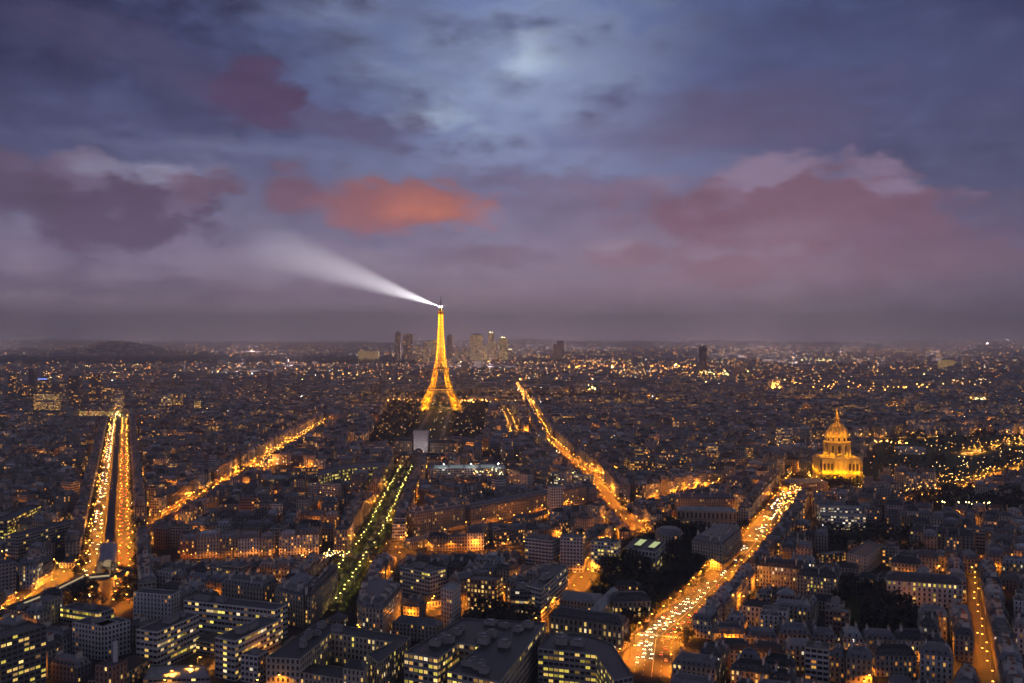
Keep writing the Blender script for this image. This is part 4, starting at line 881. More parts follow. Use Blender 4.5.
# ------------------------------------------------------------------ scaffold box over the school pavilion
def white_box():
    X, Y = -158.5, 1642; HERO.append(rect(X, Y, 16, 16, 0)); root = thing('scaffold_box', 'tall pale sheeted scaffold box in front of the tower lawns', 'scaffolding', (X, Y, 0))
    mb = MB(); mb.box(0, 0, 0, 36.5, 12.2, 9, 0, M['sheet']); sh = mb.build('sheeting', root)
    mb = MB()
    for x in np.linspace(-12.2, 12.2, 9): mb.box(x, -9.1, 0, 36.5, .12, .08, 0, M['steel'])
    for z in np.linspace(4, 34, 9): mb.box(0, -9.12, z, z + .2, 12.2, .06, 0, M['steel'])
    mb.build('scaffold_frame', root); mb = MB(); mb.box(0, 0, 36.5, 42, 13.2, 10, 0, M['white'], bottom=True, taper=.97); mb.build('roof_cover', root)
    for x in (-10, 10): light('POINT', 'sheet_fill_lamp', 2600, (1, .86, .8), root, (x, -24, 16), 1)  # lamps added to brighten the sheeting
M['sheet'] = mat('sheeting', (.72, .70, .72), .8, noise=.12, scale=.15)
white_box()
# ------------------------------------------------------------------ elevated railway: viaduct, station, lit train
VIA = Street('viaduct', [G(-40, 640), G(8, 622), G(45, 607), G(78, 590)] + [(-322, 765), (-318.5, 785)] + ln((-316, 732), -.411, 800, 2280), 8)
def viaduct():
    root = thing('elevated_railway', 'dark elevated railway viaduct running up the middle of the boulevard', 'viaduct'); P = VIA.pts
    for z0, z1, w, nm in ((6.4, 7.6, 8, 'deck'), (7.6, 8.7, 0, 'parapet')):
        mb = MB()
        for (x0, y0), (x1, y1) in zip(P, P[1:]):
            L = math.hypot(x1 - x0, y1 - y0); a = math.atan2(y1 - y0, x1 - x0); mx, my = (x0 + x1) / 2, (y0 + y1) / 2
            if w: mb.box(mx, my, z0, z1, L / 2 + 1.4, w / 2, a, M['viaduct'], bottom=True)
            else:
                for s_ in (-1, 1): mb.box(mx - math.sin(a) * 3.8 * s_, my + math.cos(a) * 3.8 * s_, z0, z1, L / 2 + .2, .15, a, M['viaduct'])
        mb.build(nm, root)
    n = 0; mb0 = MB(); mb0.box(0, -2.8, 0, 6.4, .6, .6, 0, M['stone']); mb0.box(0, 2.8, 0, 6.4, .6, .6, 0, M['stone']); me = mb0.mesh('pier')
    for (x, y, a) in VIA.walk(22):
        if y < 1700: put('pier', me, root, (x, y, 0), a); n += 1
    st = thing('metro_station', 'grey vaulted station roof over the elevated railway', 'station', (*VIA.walk(1, 0)[0][:2], 0)); 
    st.location = (-353, 822, 0); st.rotation_euler = (0, 0, math.atan2(1, -.411)); HERO.append(rect(-353, 822, 45, 14, math.atan2(1, -.411)))
    mb = MB(); n = 9
    for i in range(n):
        t0, t1 = PI * i / n, PI * (i + 1) / n; q = lambda t, x: (x, 8.2 * math.cos(t), 12 + 4.2 * math.sin(t)); mb.face([q(t0, -38), q(t0, 38), q(t1, 38), q(t1, -38)], M['glass_roof'])
    mb.build('vaulted_roof', st)
    for s_ in (-1, 1):
        mb = MB(); mb.box(0, s_ * 8.2, 6, 12, 38, .25, 0, M['viaduct']); mb.build('side_wall', st)
        mb = MB(); mb.box(0, s_ * 6, 6.2, 8.6, 38, 2, 0, M['concrete'], bottom=True); mb.build('platform', st)
    for x in (-36, -18, 0, 18): light('POINT', 'station_lamp', 1500, WARM, st, (x, 0, 11), .5)
    light('POINT', 'station_lamp', 1200, WARM, st, (-42, 0, 11), .5)
    M['train_window'] = mat('train_window_glow', (.5, .5, .4), .4, emit=(1, .78, .38), es=.5); tr = thing('metro_train', 'lit train curving along the elevated railway bend', 'train', (0, 0, 0)); pts = Street('t', VIA.pts[1:6], 8).walk(16.0, 0, 6)
    for (x, y, a) in pts[:7]:
        mb = MB(); mb.box(0, 0, 7.9, 8.9, 7.6, 1.25, 0, M['white'], bottom=True); mb.box(0, 0, 10.1, 11.2, 7.6, 1.25, 0, M['viaduct'], taper=.97, tx=.75); c = put('carriage', mb.mesh('carriage'), tr, (x, y, 0), a)
        mb = MB(); mb.box(0, 0, 8.9, 10.1, 7.4, 1.2, 0, M['train_window']); put('window_band', mb.mesh('window_band'), c)
        mb = MB()
        for wx in (-5, 5): 
            for wy in (-.8, .8): mb.box(wx, wy, 7.55, 7.95, .8, .2, 0, M['tyre'])
        put('bogie', mb.mesh('bogie'), c)
viaduct()
# ------------------------------------------------------------------ the quarters: rows of houses round courtyards
ZONES = [(-480, 720, -22.4), (-420, 1000, -22.4), (-700, 1400, -22.4), (-900, 2000, -22.4), (-230, 640, -19.5), (-250, 1000, 2.7), (-250, 1400, 2.7), (-300, 2000, 2.7), (-40, 800, -20), (0, 1040, -42), (30, 1300, -42), (0, 1600, 3), (30, 2300, 3),
         (160, 800, -23.7), (300, 700, -23.7), (420, 800, -23.7), (330, 600, -23.7), (560, 900, -23.7), (190, 1150, -40), (250, 1400, -30), (160, 2000, 3), (450, 1900, -18), (700, 1800, -40), (450, 2400, 12), (800, 2500, -30), (1100, 2700, 20), (-620, 2500, 24), (-1100, 2600, -15),
         (-1000, 3200, 8), (-300, 3700, -10), (300, 3600, 15), (900, 3500, 40), (1500, 3500, -12), (0, 2900, 3), (-650, 1900, 2.7), (-560, 1500, 2.7)]
ZONES = [(x, y, R(a)) for x, y, a in ZONES]
def zone(x, y): return min(range(len(ZONES)), key=lambda i: (ZONES[i][0] - x) ** 2 + (ZONES[i][1] - y) ** 2)
NEARST = [(s, s.w / 2) for s in ST]
VIAD = [(VIA, 6)]
BB = [(min(p[0] for p in P) - 4, max(p[0] for p in P) + 4, min(p[1] for p in P) - 4, max(p[1] for p in P) + 4, P) for P in HERO]
PB = [(min(p[0] for p in P), max(p[0] for p in P), min(p[1] for p in P), max(p[1] for p in P), P) for P in PARKS.values()]
def blocked(P, cx, cy, r):
    for s, hw in NEARST:
        d = s.dist(cx, cy)
        if d < hw + 3.5 + r and any(s.dist(x, y) < hw + (3.2 if s is not S8 else 2.0) for x, y in P + [(cx, cy)]): return True
    if VIA.dist(cx, cy) < 7 + r and VIA.pts[0][1] - 5 < cy: 
        if any(VIA.dist(x, y) < 8 for x, y in P): return True
    pts = P + [(cx, cy)]
    for x0, x1, y0, y1, Q in BB:
        if x0 - r < cx < x1 + r and y0 - r < cy < y1 + r:
            if any(poly_in(Q, x, y) for x, y in pts) or any(poly_in(P, x, y) for x, y in Q): return True
            for (x, y) in pts:                                  # keep a gap
                if any(math.hypot(x - (a[0] + (b[0] - a[0]) * t), y - (a[1] + (b[1] - a[1]) * t)) < 2.5 for a, b in zip(Q, Q[1:] + Q[:1]) for t in (0, .25, .5, .75)): return True
    for x0, x1, y0, y1, Q in PB:
        if x0 - r < cx < x1 + r and y0 - r < cy < y1 + r and any(poly_in(Q, x, y) for x, y in pts): return True
    return False
LOTS = []; GRID = {}
def gkey(x, y): return (int(x // 40), int(y // 40))
def hits(P, cx, cy, r):
    a, b = gkey(cx, cy)
    for i in (-1, 0, 1):
        for j in (-1, 0, 1):
            for (qx, qy, qr, Q) in GRID.get((a + i, b + j), ()):
                if math.hypot(qx - cx, qy - cy) < r + qr and (any(poly_in(Q, x, y) for x, y in P) or any(poly_in(P, x, y) for x, y in Q) or poly_in(Q, cx, cy)): return True
    return False
def terraces():
    rr = random.Random(31)
    for s, y1, sides, hh in ((S8, 800, (-1, 1), 17), (S7, 1300, (-1, 1), 20), (SL, 2300, (-1,), 21), (SR, 2300, (1,), 21), (S2, 2300, (-1, 1), 20), (S5, 1860, (-1, 1), 20), (S5F, 3500, (-1, 1), 20), (S3, 1440, (-1, 1), 21), (S3N, 850, (-1, 1), 20), (S14, 1140, (-1, 1), 19), (S6, 1300, (-1, 1), 18), (PL, 960, (-1, 1), 20), (S13, 800, (-1, 1), 19), (S15, 930, (-1, 1), 19), (S9B, 700, (-1, 1), 15), (LC, 760, (-1, 1), 17), (Q2, 1500, (1,), 17), (LC2, 900, (-1, 1), 18), (RV, 1300, (-1, 1), 19), (S7B, 1100, (-1, 1), 18)):
        for sd in sides:
            for (xa, ya), (xb, yb) in zip(s.pts, s.pts[1:]):
                L = math.hypot(xb - xa, yb - ya); dx, dy = (xb - xa) / L, (yb - ya) / L; t = 0
                while t < L - 8:
                    f = min(rr.uniform(12, 21), L - t); d = rr.uniform(5.4, 6.6); off = sd * (s.w / 2 + (3.4 if s is not S8 else 2.2) + d)
                    x, y = xa + dx * (t + f / 2) + dy * off, ya + dy * (t + f / 2) - dx * off; t += f
                    if not (455 < y < y1 and abs(x) < y * .57 + 25): continue
                    za = math.atan2(dy, dx); P = rect(x, y, f / 2 - .06, d, za); r = math.hypot(f / 2, d)
                    if blocked(P, x, y, r) or hits(P, x, y, r): continue
                    h = (hh if y > 950 else hh - 3) + rr.uniform(-2.2, 2.6)
                    if y < 520: h = min(h, 16)
                    LOTS.append((x, y, za, f / 2 - .06, d, h, 'mansard' if rr.random() < .85 else 'flat', P, False)); GRID.setdefault(gkey(x, y), []).append((x, y, r, P))
terraces()
def quarter():
    for zi, (zx, zy, za) in enumerate(ZONES):
        ca, sa = math.cos(za), math.sin(za); rr = random.Random(zi * 7 + 3); b = -900 if zy < 2000 else -1300; y = b
        while y < -b:
            W_ = rr.uniform(34, 54) if zy < 950 else rr.uniform(40, 68) if zy < 2000 else rr.uniform(46, 74); x = b + rr.uniform(-40, 0)
            while x < -b:
                L = rr.uniform(55, 115); bx, by = x + L / 2, y + W_ / 2; gx, gy = zx + bx * ca - by * sa, zy + bx * sa + by * ca
                if 440 < gy < 3700 and abs(gx) < gy * .60 + 60: block(zi, zx, zy, ca, sa, za, x, y, L, W_, rr)
                x += L + (rr.choice((8, 9, 11)) if zy < 950 else rr.choice((10, 13, 17)))
            y += W_ + (rr.choice((8, 9, 12)) if zy < 950 else rr.choice((11, 14, 19)))
def block(zi, zx, zy, ca, sa, za, x0, y0, L, W_, rr):
    hb = rr.uniform(13.5, 22.5) if zy > 950 else rr.uniform(11.5, 17.5); modern = rr.random() < .2; lots = []
    d = rr.uniform(10.5, 13)
    for side in (0, 1):
        x = 0
        while x < L - 7:
            f = rr.uniform(11, 22); f = min(f, L - x); 
            if L - x - f < 8: f = L - x
            lots.append((x + f / 2, d / 2 if side == 0 else W_ - d / 2, f / 2 - .06, d / 2 * rr.uniform(.92, 1.06))); x += f
    if W_ > 2 * d + 9:
        for ex in (d / 2, L - d / 2):
            y = d
            while y < W_ - d - 5:
                f = min(rr.uniform(10, 18), W_ - d - y); lots.append((ex, y + f / 2, d / 2, f / 2 - .06)); y += f
        if rr.random() < .7:
            n = rr.randint(1, 3)
            for k in range(n): lots.append((d + 4 + (L - 2 * d - 8) * (k + .5) / n, W_ / 2, min(9, (L - 2 * d - 8) / n / 2 * .8), max(2.5, (W_ - 2 * d) / 2 - 2.6), 'in'))
    for l in lots:
        lx, ly, hx, hy = l[:4]
        if hx < 2.4 or hy < 2.2: continue
        px, py = x0 + lx, y0 + ly; gx, gy = zx + px * ca - py * sa, zy + px * sa + py * ca
        if not (455 < gy < 3650 and abs(gx) < gy * .57 + 25): continue
        if zone(gx, gy) != zi: continue
        inn = len(l) == 5; h = hb + rr.uniform(-3.2, 3.6) if not inn else rr.uniform(6, 15)
        if modern and not inn and rr.random() < .6: h = rr.uniform(19, 33) if gy > 950 else rr.uniform(16, 23); kind = 'flat'
        elif inn: kind = rr.choice(('flat', 'hip', 'hip'))
        else: kind = 'mansard' if rr.random() < .86 else ('flat' if rr.random() < .5 else 'hip')
        if gy < 520: h = min(h, 17)
        P = rect(gx, gy, hx, hy, za)
        if hits(P, gx, gy, math.hypot(hx, hy)) or blocked(P, gx, gy, math.hypot(hx, hy)): continue
        LOTS.append((gx, gy, za, hx, hy, h, kind, P, inn))
quarter()
# keep the sight lines the photograph shows: nothing tall in front of the landmarks and the main streets
VIEWS = []
def view(P, h, share=.62, reach=420, z0=0):
    xs = [PX(x, y)[0] for x, y in P]; yn = min(y for x, y in P); Ym = sum(y for x, y in P) / len(P)
    ye, yb = PX(0, yn, h)[1], PX(0, yn, z0)[1]; VIEWS.append((min(xs) + 1, max(xs) - 1, ye + (yb - ye) * share, yn - 3, yn - reach))
for P, h in HEROH: view(P, h, .75 if h < 30 else .6)
view(rect(TX, TY, 62, 62, 0), 60, .9, 1400); view(rect(DX, DY, 28, 28, 0), 37, .6, 600); view(rect(-158, 1642, 12, 9, 0), 42, .7, 600); view(rect((774 - 512) * 3650 / F, 3650, 22, 11, 0), 49, .7, 2500)
for s, z, reach, m in ((S7, 2, 200, 8), (S3, 0, 260, 6), (S3N, 0, 200, 6), (S2, 7, 300, 4), (S5, 3, 300, 6), (S6, 5, 200, 4), (PL, 1, 160, 6), (SL, 0, 300, 5), (SR, 0, 300, 5), (D1, 3, 200, 6), (S14, 8, 150, 3), (S8, 0, 120, 3), (Q1, 2, 300, 7), (Q2, 2, 300, 6), (Q3, 3, 300, 6), (UN, 2, 300, 6)):
    for (x, y, a) in s.walk(24, 0, 4):
        px, py = PX(x, y, z); m_ = m * 700 / y; VIEWS.append((px - m_, px + m_, py, y - 6, y - reach))
def trim(l):
    x, y, za, hx, hy, h, kind, P, inn = l; xs = [PX(a, b)[0] for a, b in P]; x0, x1 = min(xs), max(xs); top = h + (5.5 if kind == 'mansard' else 3.5 if kind == 'hip' else 2.5); cap = top
    for (u0, u1, vy, ymax, ymin) in VIEWS:
        if x0 < u1 and x1 > u0 and ymin < y < ymax: cap = min(cap, HC - (vy - HZ) * (y + hy * .5) / F)
    if cap >= top: return l
    if cap < 7: return None
    kind = 'hip' if cap < 13 else kind; return (x, y, za, hx, hy, cap - (5.5 if kind == 'mansard' else 3.5), kind, P, inn)
LOTS = [l for l in map(trim, LOTS) if l]
LOTS.sort(key=lambda l: l[1] - 25 + abs(l[0]) * .05)
def shows(l):                                                     # inside the picture at all
    px, py = PX(l[0], l[1], l[5] + 5); return py < 684 and -12 < px < 1036
LOTS = [l for l in LOTS if shows(l) and not (l[1] < 548 and l[0] < 92) and not (l[1] < 700 and -40 < l[0] < 60 and l[1] < 610)]
NIND = 225
TONES = {'cream': 'cream', 'grey stone': 'grey', 'white': 'pale', 'brick': 'red brick', 'sand': 'sand coloured', 'dark': 'dark'}
_u = 'first second third fourth fifth sixth seventh eighth ninth tenth eleventh twelfth thirteenth fourteenth fifteenth sixteenth seventeenth eighteenth nineteenth twentieth'.split()
ORD = ['nearest'] + [w + ' nearest' for w in _u[1:]] + [t + '-' + w + ' nearest' for t in ('twenty', 'thirty', 'forty') for w in _u[:9]]
MARKS = [('the skylit museum', G(645, 545, 18)), ('the balcony banded block', G(817, 648, 22)), ('the long pale college', G(925, 582, 18)), ('the lit attic row', G(785, 568, 17)), ('the two white hospital slabs', G(210, 620, 24)), ('the dark square courtyard', G(330, 650, 18)), ('the huge dark office', G(480, 640, 22)),
         ('the station roof', (-353, 822)), ('the railway bend', G(60, 600)), ('the white slab tower', G(570, 538, 30)), ('the round corner block', G(380, 595, 23)), ('the amber grid office', G(480, 580, 24)), ('the narrow street\'s far end', (386, 795)), ('the narrow street\'s near end', (285, 570)), ('the lane\'s cream house', G(935, 655, 17)),
         ('the crossroads', (110, 600)), ('the car-filled avenue\'s middle', (190, 820)), ('the long unlit garden', (265, 690)), ('the depot in the bend', G(80, 610, 11)), ('the dark housing slab', G(20, 634, 36)), ('the garden square', (-139, 760)), ('the chequered tower', G(557, 488, 34)), ('the bottom right corner', (300, 540)), ('the right edge', (430, 760)), ('the orange court', G(836, 553, 8)), ('the stepped white office', G(845, 515, 15))]
cnt = {}
chosen = LOTS[:NIND]; rank = {i: [] for i in range(len(MARKS))}
for k, l in enumerate(chosen):
    j = min(range(len(MARKS)), key=lambda j: math.hypot(MARKS[j][1][0] - l[0], MARKS[j][1][1] - l[1])); rank[j].append((math.hypot(MARKS[j][1][0] - l[0], MARKS[j][1][1] - l[1]), k))
where = {}
for j, r_ in rank.items():
    for n_, (dd, k) in enumerate(sorted(r_)): where[k] = (ORD[n_] if n_ < len(ORD) else 'among the farthest from', MARKS[j][0], n_)
def looks(l):
    kind = l[6]; w = rnd.choices(('cream', 'grey stone', 'white', 'sand', 'brick', 'dark'), (34, 18, 24, 14, 4, 6))[0]
    if kind == 'mansard': r_ = rnd.choices(('zinc', 'slate', 'pale'), (55, 30, 15))[0]
    elif kind == 'flat': r_ = rnd.choices(('gravel', 'black', 'pale', 'zinc'), (35, 30, 15, 20))[0]
    else: r_ = rnd.choices(('zinc', 'slate', 'tile', 'pale'), (40, 30, 12, 18))[0]
    return w, r_
for k, l in enumerate(chosen):
    w, r_ = looks(l); x, y, za, hx, hy, h, kind, P, inn = l; ow, mk, n_ = where[k]
    rn = {'mansard': 'mansard', 'flat': 'flat', 'hip': 'hipped'}[kind]; st = 'courtyard house' if inn else ('tall house' if h > 21.5 else 'town house')
    lab = f"{TONES[w]} {st}, {'pale grey' if r_ == 'pale' else r_} {rn} roof, {ow} to {mk}"
    B('town_house' if not inn else 'courtyard_house', lab, 'house', P, h, w, r_, kind, lit=rnd.choice((.06, .10, .17, .26)) if not inn else .05, style=.0 if kind != 'flat' or rnd.random() < .5 else .6, pal=(0, 0, 1, 1, 2, 4, 5), group=None, most=40, clear=False, plants=1 if kind == 'flat' and hx > 5 else 0)
# the rest of the city, which nobody would count
def city_rest():
    mb = MB(); rr = random.Random(5)
    for l in LOTS[NIND:]:
        x, y, za, hx, hy, h, kind, P, inn = l; w, r_ = looks(l); wt_ = jit(PAL[w], .3); rt = jit(RPAL[r_], .45); lit = rr.choice((.01, .03, .07, .11, .18, .28)) * (1.0 if y < 1300 else 1.6)
        walls(mb, P, h, wt_, rr.random() * 90, lit, 0 if kind != 'flat' else rr.choice((0, .5, .9)))
        if kind == 'mansard':
            mansard(mb, P, h, rt, eave=y < 1500)
            if y < 2200:
                ca, sa = math.cos(za), math.sin(za)
                for sgn in (-1, 1):
                    for q in range(rr.randint(1, 3)):
                        oy = rr.uniform(-.6, .6) * hy; ox = sgn * (hx - .5); mb.box(x + ox * ca - oy * sa, y + ox * sa + oy * ca, h + 1, h + rr.uniform(5.6, 7.4), .45, rr.uniform(1.2, 2.8), za, M['facade'], tint=jit((.46, .43, .39), .4))
                if y < 1500:
                    for q in range(int(hx * 2 / 3.2)):
                        ox = -hx + 1.6 + q * 3.2; oy = -hy + .75; mb.box(x + ox * ca - oy * sa, y + ox * sa + oy * ca, h + .3, h + 2.5, .65, .7, za, M['facade'], tint=(.3, .29, .28))
        elif kind == 'hip': hip(mb, P, h, rt)
        else:
            flat(mb, P, h, rt, wt_)
            if hx > 4: mb.box(x, y, h - .7, h + 2.4, hx * rr.uniform(.2, .5), hy * .4, za, M['roof'], tint=jit(RPAL['gravel'], .3))
    # beyond the quarters: rows thinning out to the hills
    for ring_ in ((3400, 5200, 5200), (5200, 8200, 5200), (8200, 13000, 3600), (13000, 24000, 2600)):
        for k in range(ring_[2]):
            y = math.sqrt(rr.uniform(ring_[0] ** 2, ring_[1] ** 2)); x = rr.uniform(-.585, .585) * y
            if any(x0 < x < x1 and y0 < y < y1 and poly_in(Q, x, y) for x0, x1, y0, y1, Q in PB): continue
            if S5.dist(x, y) < 26 or S5F.dist(x, y) < 14: continue
            if y < 3660 and abs(PX(x, y)[0] - 774) < 16: continue
            s_ = 1 + (y - 3000) / 6000; hx, hy, h = rr.uniform(9, 30) * s_, rr.uniform(6, 10) * s_, rr.uniform(11, 26) * (1 + .0 * s_); z = relief(x, y)
            if rr.random() < .03 * s_: h = rr.uniform(30, 55); hx *= .6
            P = rect(x, y, hx, hy, rr.uniform(-.9, .9)); w, r_ = looks((0, 0, 0, 0, 0, 0, rr.choice(('mansard', 'flat')))); wt_ = jit(PAL[w], .25); rt = jit(RPAL[r_], .35)
            walls(mb, P, z + h, wt_, rr.random() * 90, rr.choice((0, .05, .12, .25)), rr.choice((0, .4, .9)), z0=z - 4)
            A = inset(P, 1.5 * s_); ring(mb, P, z + h, A, z + h + 3 * s_, M['roof'], rt); mb.face([(*p, z + h + 3 * s_) for p in A], M['roof'], tint=rt)
    o = mb.build('city_rooftops'); tag(o, 'endless dark roofs and lit windows of the city spreading to the horizon', 'city', kind='stuff')
city_rest()
print('lots', len(LOTS))
# ------------------------------------------------------------------ street lamps
def lamp_mesh(h=9.0):
    mb = MB(); mb.lathe([(.16, 0), (.12, 3), (.08, h)], M['steel'], 8); mb.bar((0, 0, h), (1.5, 0, h + .45), .12, M['steel']); return mb.mesh('street_lamp')
def head_mesh(m):
    mb = MB(); mb.box(1.7, 0, .30, .52, .55, .26, 0, M['steel'], taper=.7); mb.box(1.7, 0, .02, .29, .5, .24, 0, m, bottom=True); return mb.mesh('lamp_head')
LPOST = lamp_mesh(); HMESH = {k: head_mesh(M[k]) for k in ('lamp', 'lamp_white', 'lamp_green')}
def mkey(col): return {ORANGE: 'lamp', AMBER: 'lamp', YEL: 'lamp_green', WARM: 'lamp_white'}[col]
SPOTS = []; LK = 4.0
for s in ST:
    if not s.lamp: continue
    for side in ((-1, 1) if s.both else (1,)):
        for i, (x, y, a) in enumerate(s.walk(s.gap, side * (s.w / 2 - s.inl), s.gap * (.3 if side < 0 else .75))):
            if y > 900 and hash((int(x), int(y), side)) % 7 < 2: continue
            x += ((i * 37) % 11 - 5) * .25; y += ((i * 53) % 13 - 6) * .5
            if any(t is not s and t.dist(x, y) < t.w / 2 - 2 for t in ST): continue
            if y > 3600: continue
            SPOTS.append((x, y, a, side, s.lamp, s.power, s.phrase))
rr = random.Random(21)
for l in LOTS:                                              # single lamps in the small streets
    if l[8] or rr.random() > (.20 if l[1] < 1500 else .10): continue
    x, y, za, hx, hy = l[:5]; sg = rr.choice((-1, -1, 1)); off = hy + 5
    px, py = x + math.sin(za) * off * -sg, y + math.cos(za) * off * sg
    if any(poly_in(m[7], px, py) for m in LOTS if abs(m[0] - px) < 25 and abs(m[1] - py) < 25): continue
    SPOTS.append((px, py, za, 1, ORANGE, rr.choice((2000, 4500, 8000)), 'side streets'))
for (x, y, w_, p_) in [(-345, 1440, ORANGE, 30000), (G(300, 470)[0], G(300, 470)[1], ORANGE, 30000), (G(820, 478)[0], G(820, 478)[1], AMBER, 16000)]: SPOTS.append((x, y, 0, 1, w_, p_, None))
SPOTS.sort(key=lambda t: t[1])
far = MB(); n_ind = 0
for (x, y, a, side, col, power, phrase) in SPOTS:
    vis = abs(x) < y * .56 + 10 and y > 490
    rz = a + (PI / 2 if side > 0 else -PI / 2)
    if vis and n_ind < 290 and phrase and phrase != 'side streets' or (vis and n_ind < 290 and phrase == 'side streets' and y < 900):
        n_ind += 1
        root = tag(put('street_lamp', LPOST, None, (x, y, .28), rz), f"street lamp with glowing {'orange' if col in (ORANGE, AMBER) else 'yellow'} head along the {phrase}", 'street lamp', 'street lamps along the ' + phrase)
        put('lamp_head', HMESH[mkey(col)], root, (0, 0, 9.0))
        light('POINT' if phrase == 'side streets' else 'SPOT', 'street_light', power * (1.9 if phrase == 'side streets' else LK), col, root, (1.7, 0, 8.9), .3)
    else:
        hx, hy = x + math.cos(rz) * 1.7, y + math.sin(rz) * 1.7
        far.bar((x, y, 0), (x, y, 9), .2, M['steel']); far.octa((hx, hy, 9.4), rr.choice((.25, .4, .5)) * (1 if y < 1600 else 1.35), M[mkey(col)])
        if vis and phrase == 'side streets': light('POINT', 'street_light', power * 1.9, col, None, (hx, hy, 8.6), .3)
        elif vis: light('SPOT', 'street_light', power * LK, col, None, (hx, hy, 8.6), .3)
tag(far.build('distant_street_lamps'), 'far street lamps glowing along the avenues', 'street lamps', kind='stuff')
print('lamps', len(SPOTS), n_ind)
# ------------------------------------------------------------------ cars
PAINT = [mat('car_paint_%s' % n, c, .35, .2, noise=.02) for n, c in (('silver', (.4, .4, .42)), ('black', (.03, .03, .035)), ('white', (.6, .6, .6)), ('blue', (.06, .09, .18)), ('red', (.3, .04, .03)))]
def car_body(m):
    mb = MB(); W2 = .88; prof = [(-2.15, .35), (-2.2, .8), (-2.05, .98), (-1.5, 1.02), (1.0, 1.0), (2.0, .82), (2.2, .6), (2.15, .35)]
    for (x0, z0), (x1, z1) in zip(prof, prof[1:] + prof[:1]): mb.face([(x0, -W2, z0), (x1, -W2, z1), (x1, W2, z1), (x0, W2, z0)], m)
    for s_ in (-1, 1): mb.face([(x, s_ * W2, z) for x, z in (prof if s_ < 0 else prof[::-1])], m)
    mb.box(-.45, 0, 1.40, 1.46, 1.0, .68, 0, m); return mb.mesh('body')
CB = [car_body(m) for m in PAINT]
mb = MB(); mb.box(-.35, 0, 1.0, 1.41, 1.5, .8, 0, M['dark_glass'], taper=.68, tx=.86); CABIN = mb.mesh('cabin')
def wheel_mesh():
    mb = MB(); n = 12
    for i in range(n):
        a, b = 2 * PI * i / n, 2 * PI * (i + 1) / n; p = lambda t, y, r: (r * math.cos(t), y, .33 + r * math.sin(t))
        mb.face([p(a, -.11, .33), p(b, -.11, .33), p(b, .11, .33), p(a, .11, .33)], M['tyre'])
        for y in (-.11, .11): mb.face([p(a, y, .33), p(b, y, .33), (0, y, .33)], M['tyre'] if i % 2 else M['steel'])
    return mb.mesh('wheel')
WHEEL = wheel_mesh()
mb = MB(); mb.octa((0, 0, 0), .22, M['head']); HL = mb.mesh('headlight'); mb = MB(); mb.octa((0, 0, 0), .22, M['tail']); TL = mb.mesh('taillight')
def whole_car(m, lights=True):
    mb = MB(); W2 = .88; mb.box(0, 0, .3, .98, 2.15, W2, 0, m, taper=.97); mb.box(-.35, 0, .98, 1.45, 1.5, .8, 0, M['dark_glass'], taper=.68, tx=.86)
    for wx in (-1.35, 1.35):
        for s_ in (-1, 1): mb.box(wx, s_ * .8, 0, .62, .31, .1, 0, M['tyre'])
    for s_ in (-1, 1): mb.octa((2.2, s_ * .62, .68), .27, M['head']); mb.octa((-2.2, s_ * .62, .78), .24, M['tail'])
    return mb.mesh('car')
FARCAR = [whole_car(m) for m in PAINT]
PN = ('silver', 'black', 'white', 'blue', 'red'); ncar = 0
def car(x, y, a, label, group, near):
    global ncar
    ncar += 1; k = rnd.choices(range(5), (30, 30, 20, 12, 8))[0]
    if not near: return tag(put('car', FARCAR[k], None, (x, y, .06), a), label, 'car', group)
    r_ = tag(put('car', None, None, (x, y, .06), a), label, 'car', group); put('body', CB[k], r_); put('cabin', CABIN, r_)
    for wx in (-1.35, 1.35):
        for s_ in (-1, 1): put('wheel', WHEEL, r_, (wx, s_ * .8, 0))
    for s_ in (-1, 1): put('headlight', HL, r_, (2.2, s_ * .62, .68)); put('taillight', TL, r_, (-2.2, s_ * .62, .78))
    return r_
rr = random.Random(8)
def traffic(s, lanes, gap, ymax, label_to, label_from, group, y0=0, p=.8):
    for off, sgn, g in lanes:
        for (x, y, a) in s.walk(g * gap, off, rr.uniform(2, 8)):
            if y < y0 or y > ymax or rr.random() > (p if y < 720 or s is not S7 else p * .32) or ncar >= 298: continue
            if any(t is not s and t.dist(x, y) < t.w / 2 - 4 for t in ST if s is not S7): continue
            x += rr.uniform(-.9, .9); y += rr.uniform(-2.6, 2.6)
            car(x, y, a + (PI if sgn < 0 else 0), label_to if sgn < 0 else label_from, group + (' coming' if sgn < 0 else ' going away'), y < 1000)
traffic(S7, [(-2.5, -1, .8), (-6.5, -1, .9), (-10.5, -1, 1), (4, 1, 1.6), (8, 1, 2.4)], 9.5, 1250, 'car with white headlights queueing towards the crossroads on the car-filled avenue', 'car with red tail lights driving away up the car-filled avenue', 'cars on the car-filled avenue', 585, .86)
traffic(SL, [(-3, -1, 1), (2.5, -1, 1.3)], 17, 2250, 'car with headlights on coming down the left carriageway of the viaduct boulevard', '', 'cars on the viaduct boulevard left side', 715, .55)
traffic(SR, [(-2.5, 1, 1.2), (3, 1, 1.4)], 19, 1900, '', 'car with red tail lights climbing the right carriageway of the viaduct boulevard', 'cars on the viaduct boulevard right side', 715, .8)
traffic(S5, [(-4, -1, 1), (4, 1, 1.6)], 18, 1500, 'car with headlights on coming down the diagonal avenue', 'car with red tail lights going up the diagonal avenue', 'cars on the diagonal avenue', 940, .7)
traffic(PL, [(-4, -1, 1), (4, 1, 1.2)], 16, 960, 'car with headlights on crossing at the foot of the tree-lined avenue', 'car heading right across the foot of the tree-lined avenue', 'cars at the crossing', 830, .6)
traffic(PLZ, [(-6, -1, 1), (5, 1, 1.4)], 14, 640, 'car turning across the crossroads with headlights on', 'car crossing the crossroads towards the right', 'cars at the crossroads', 560, .55)
print('cars', ncar)
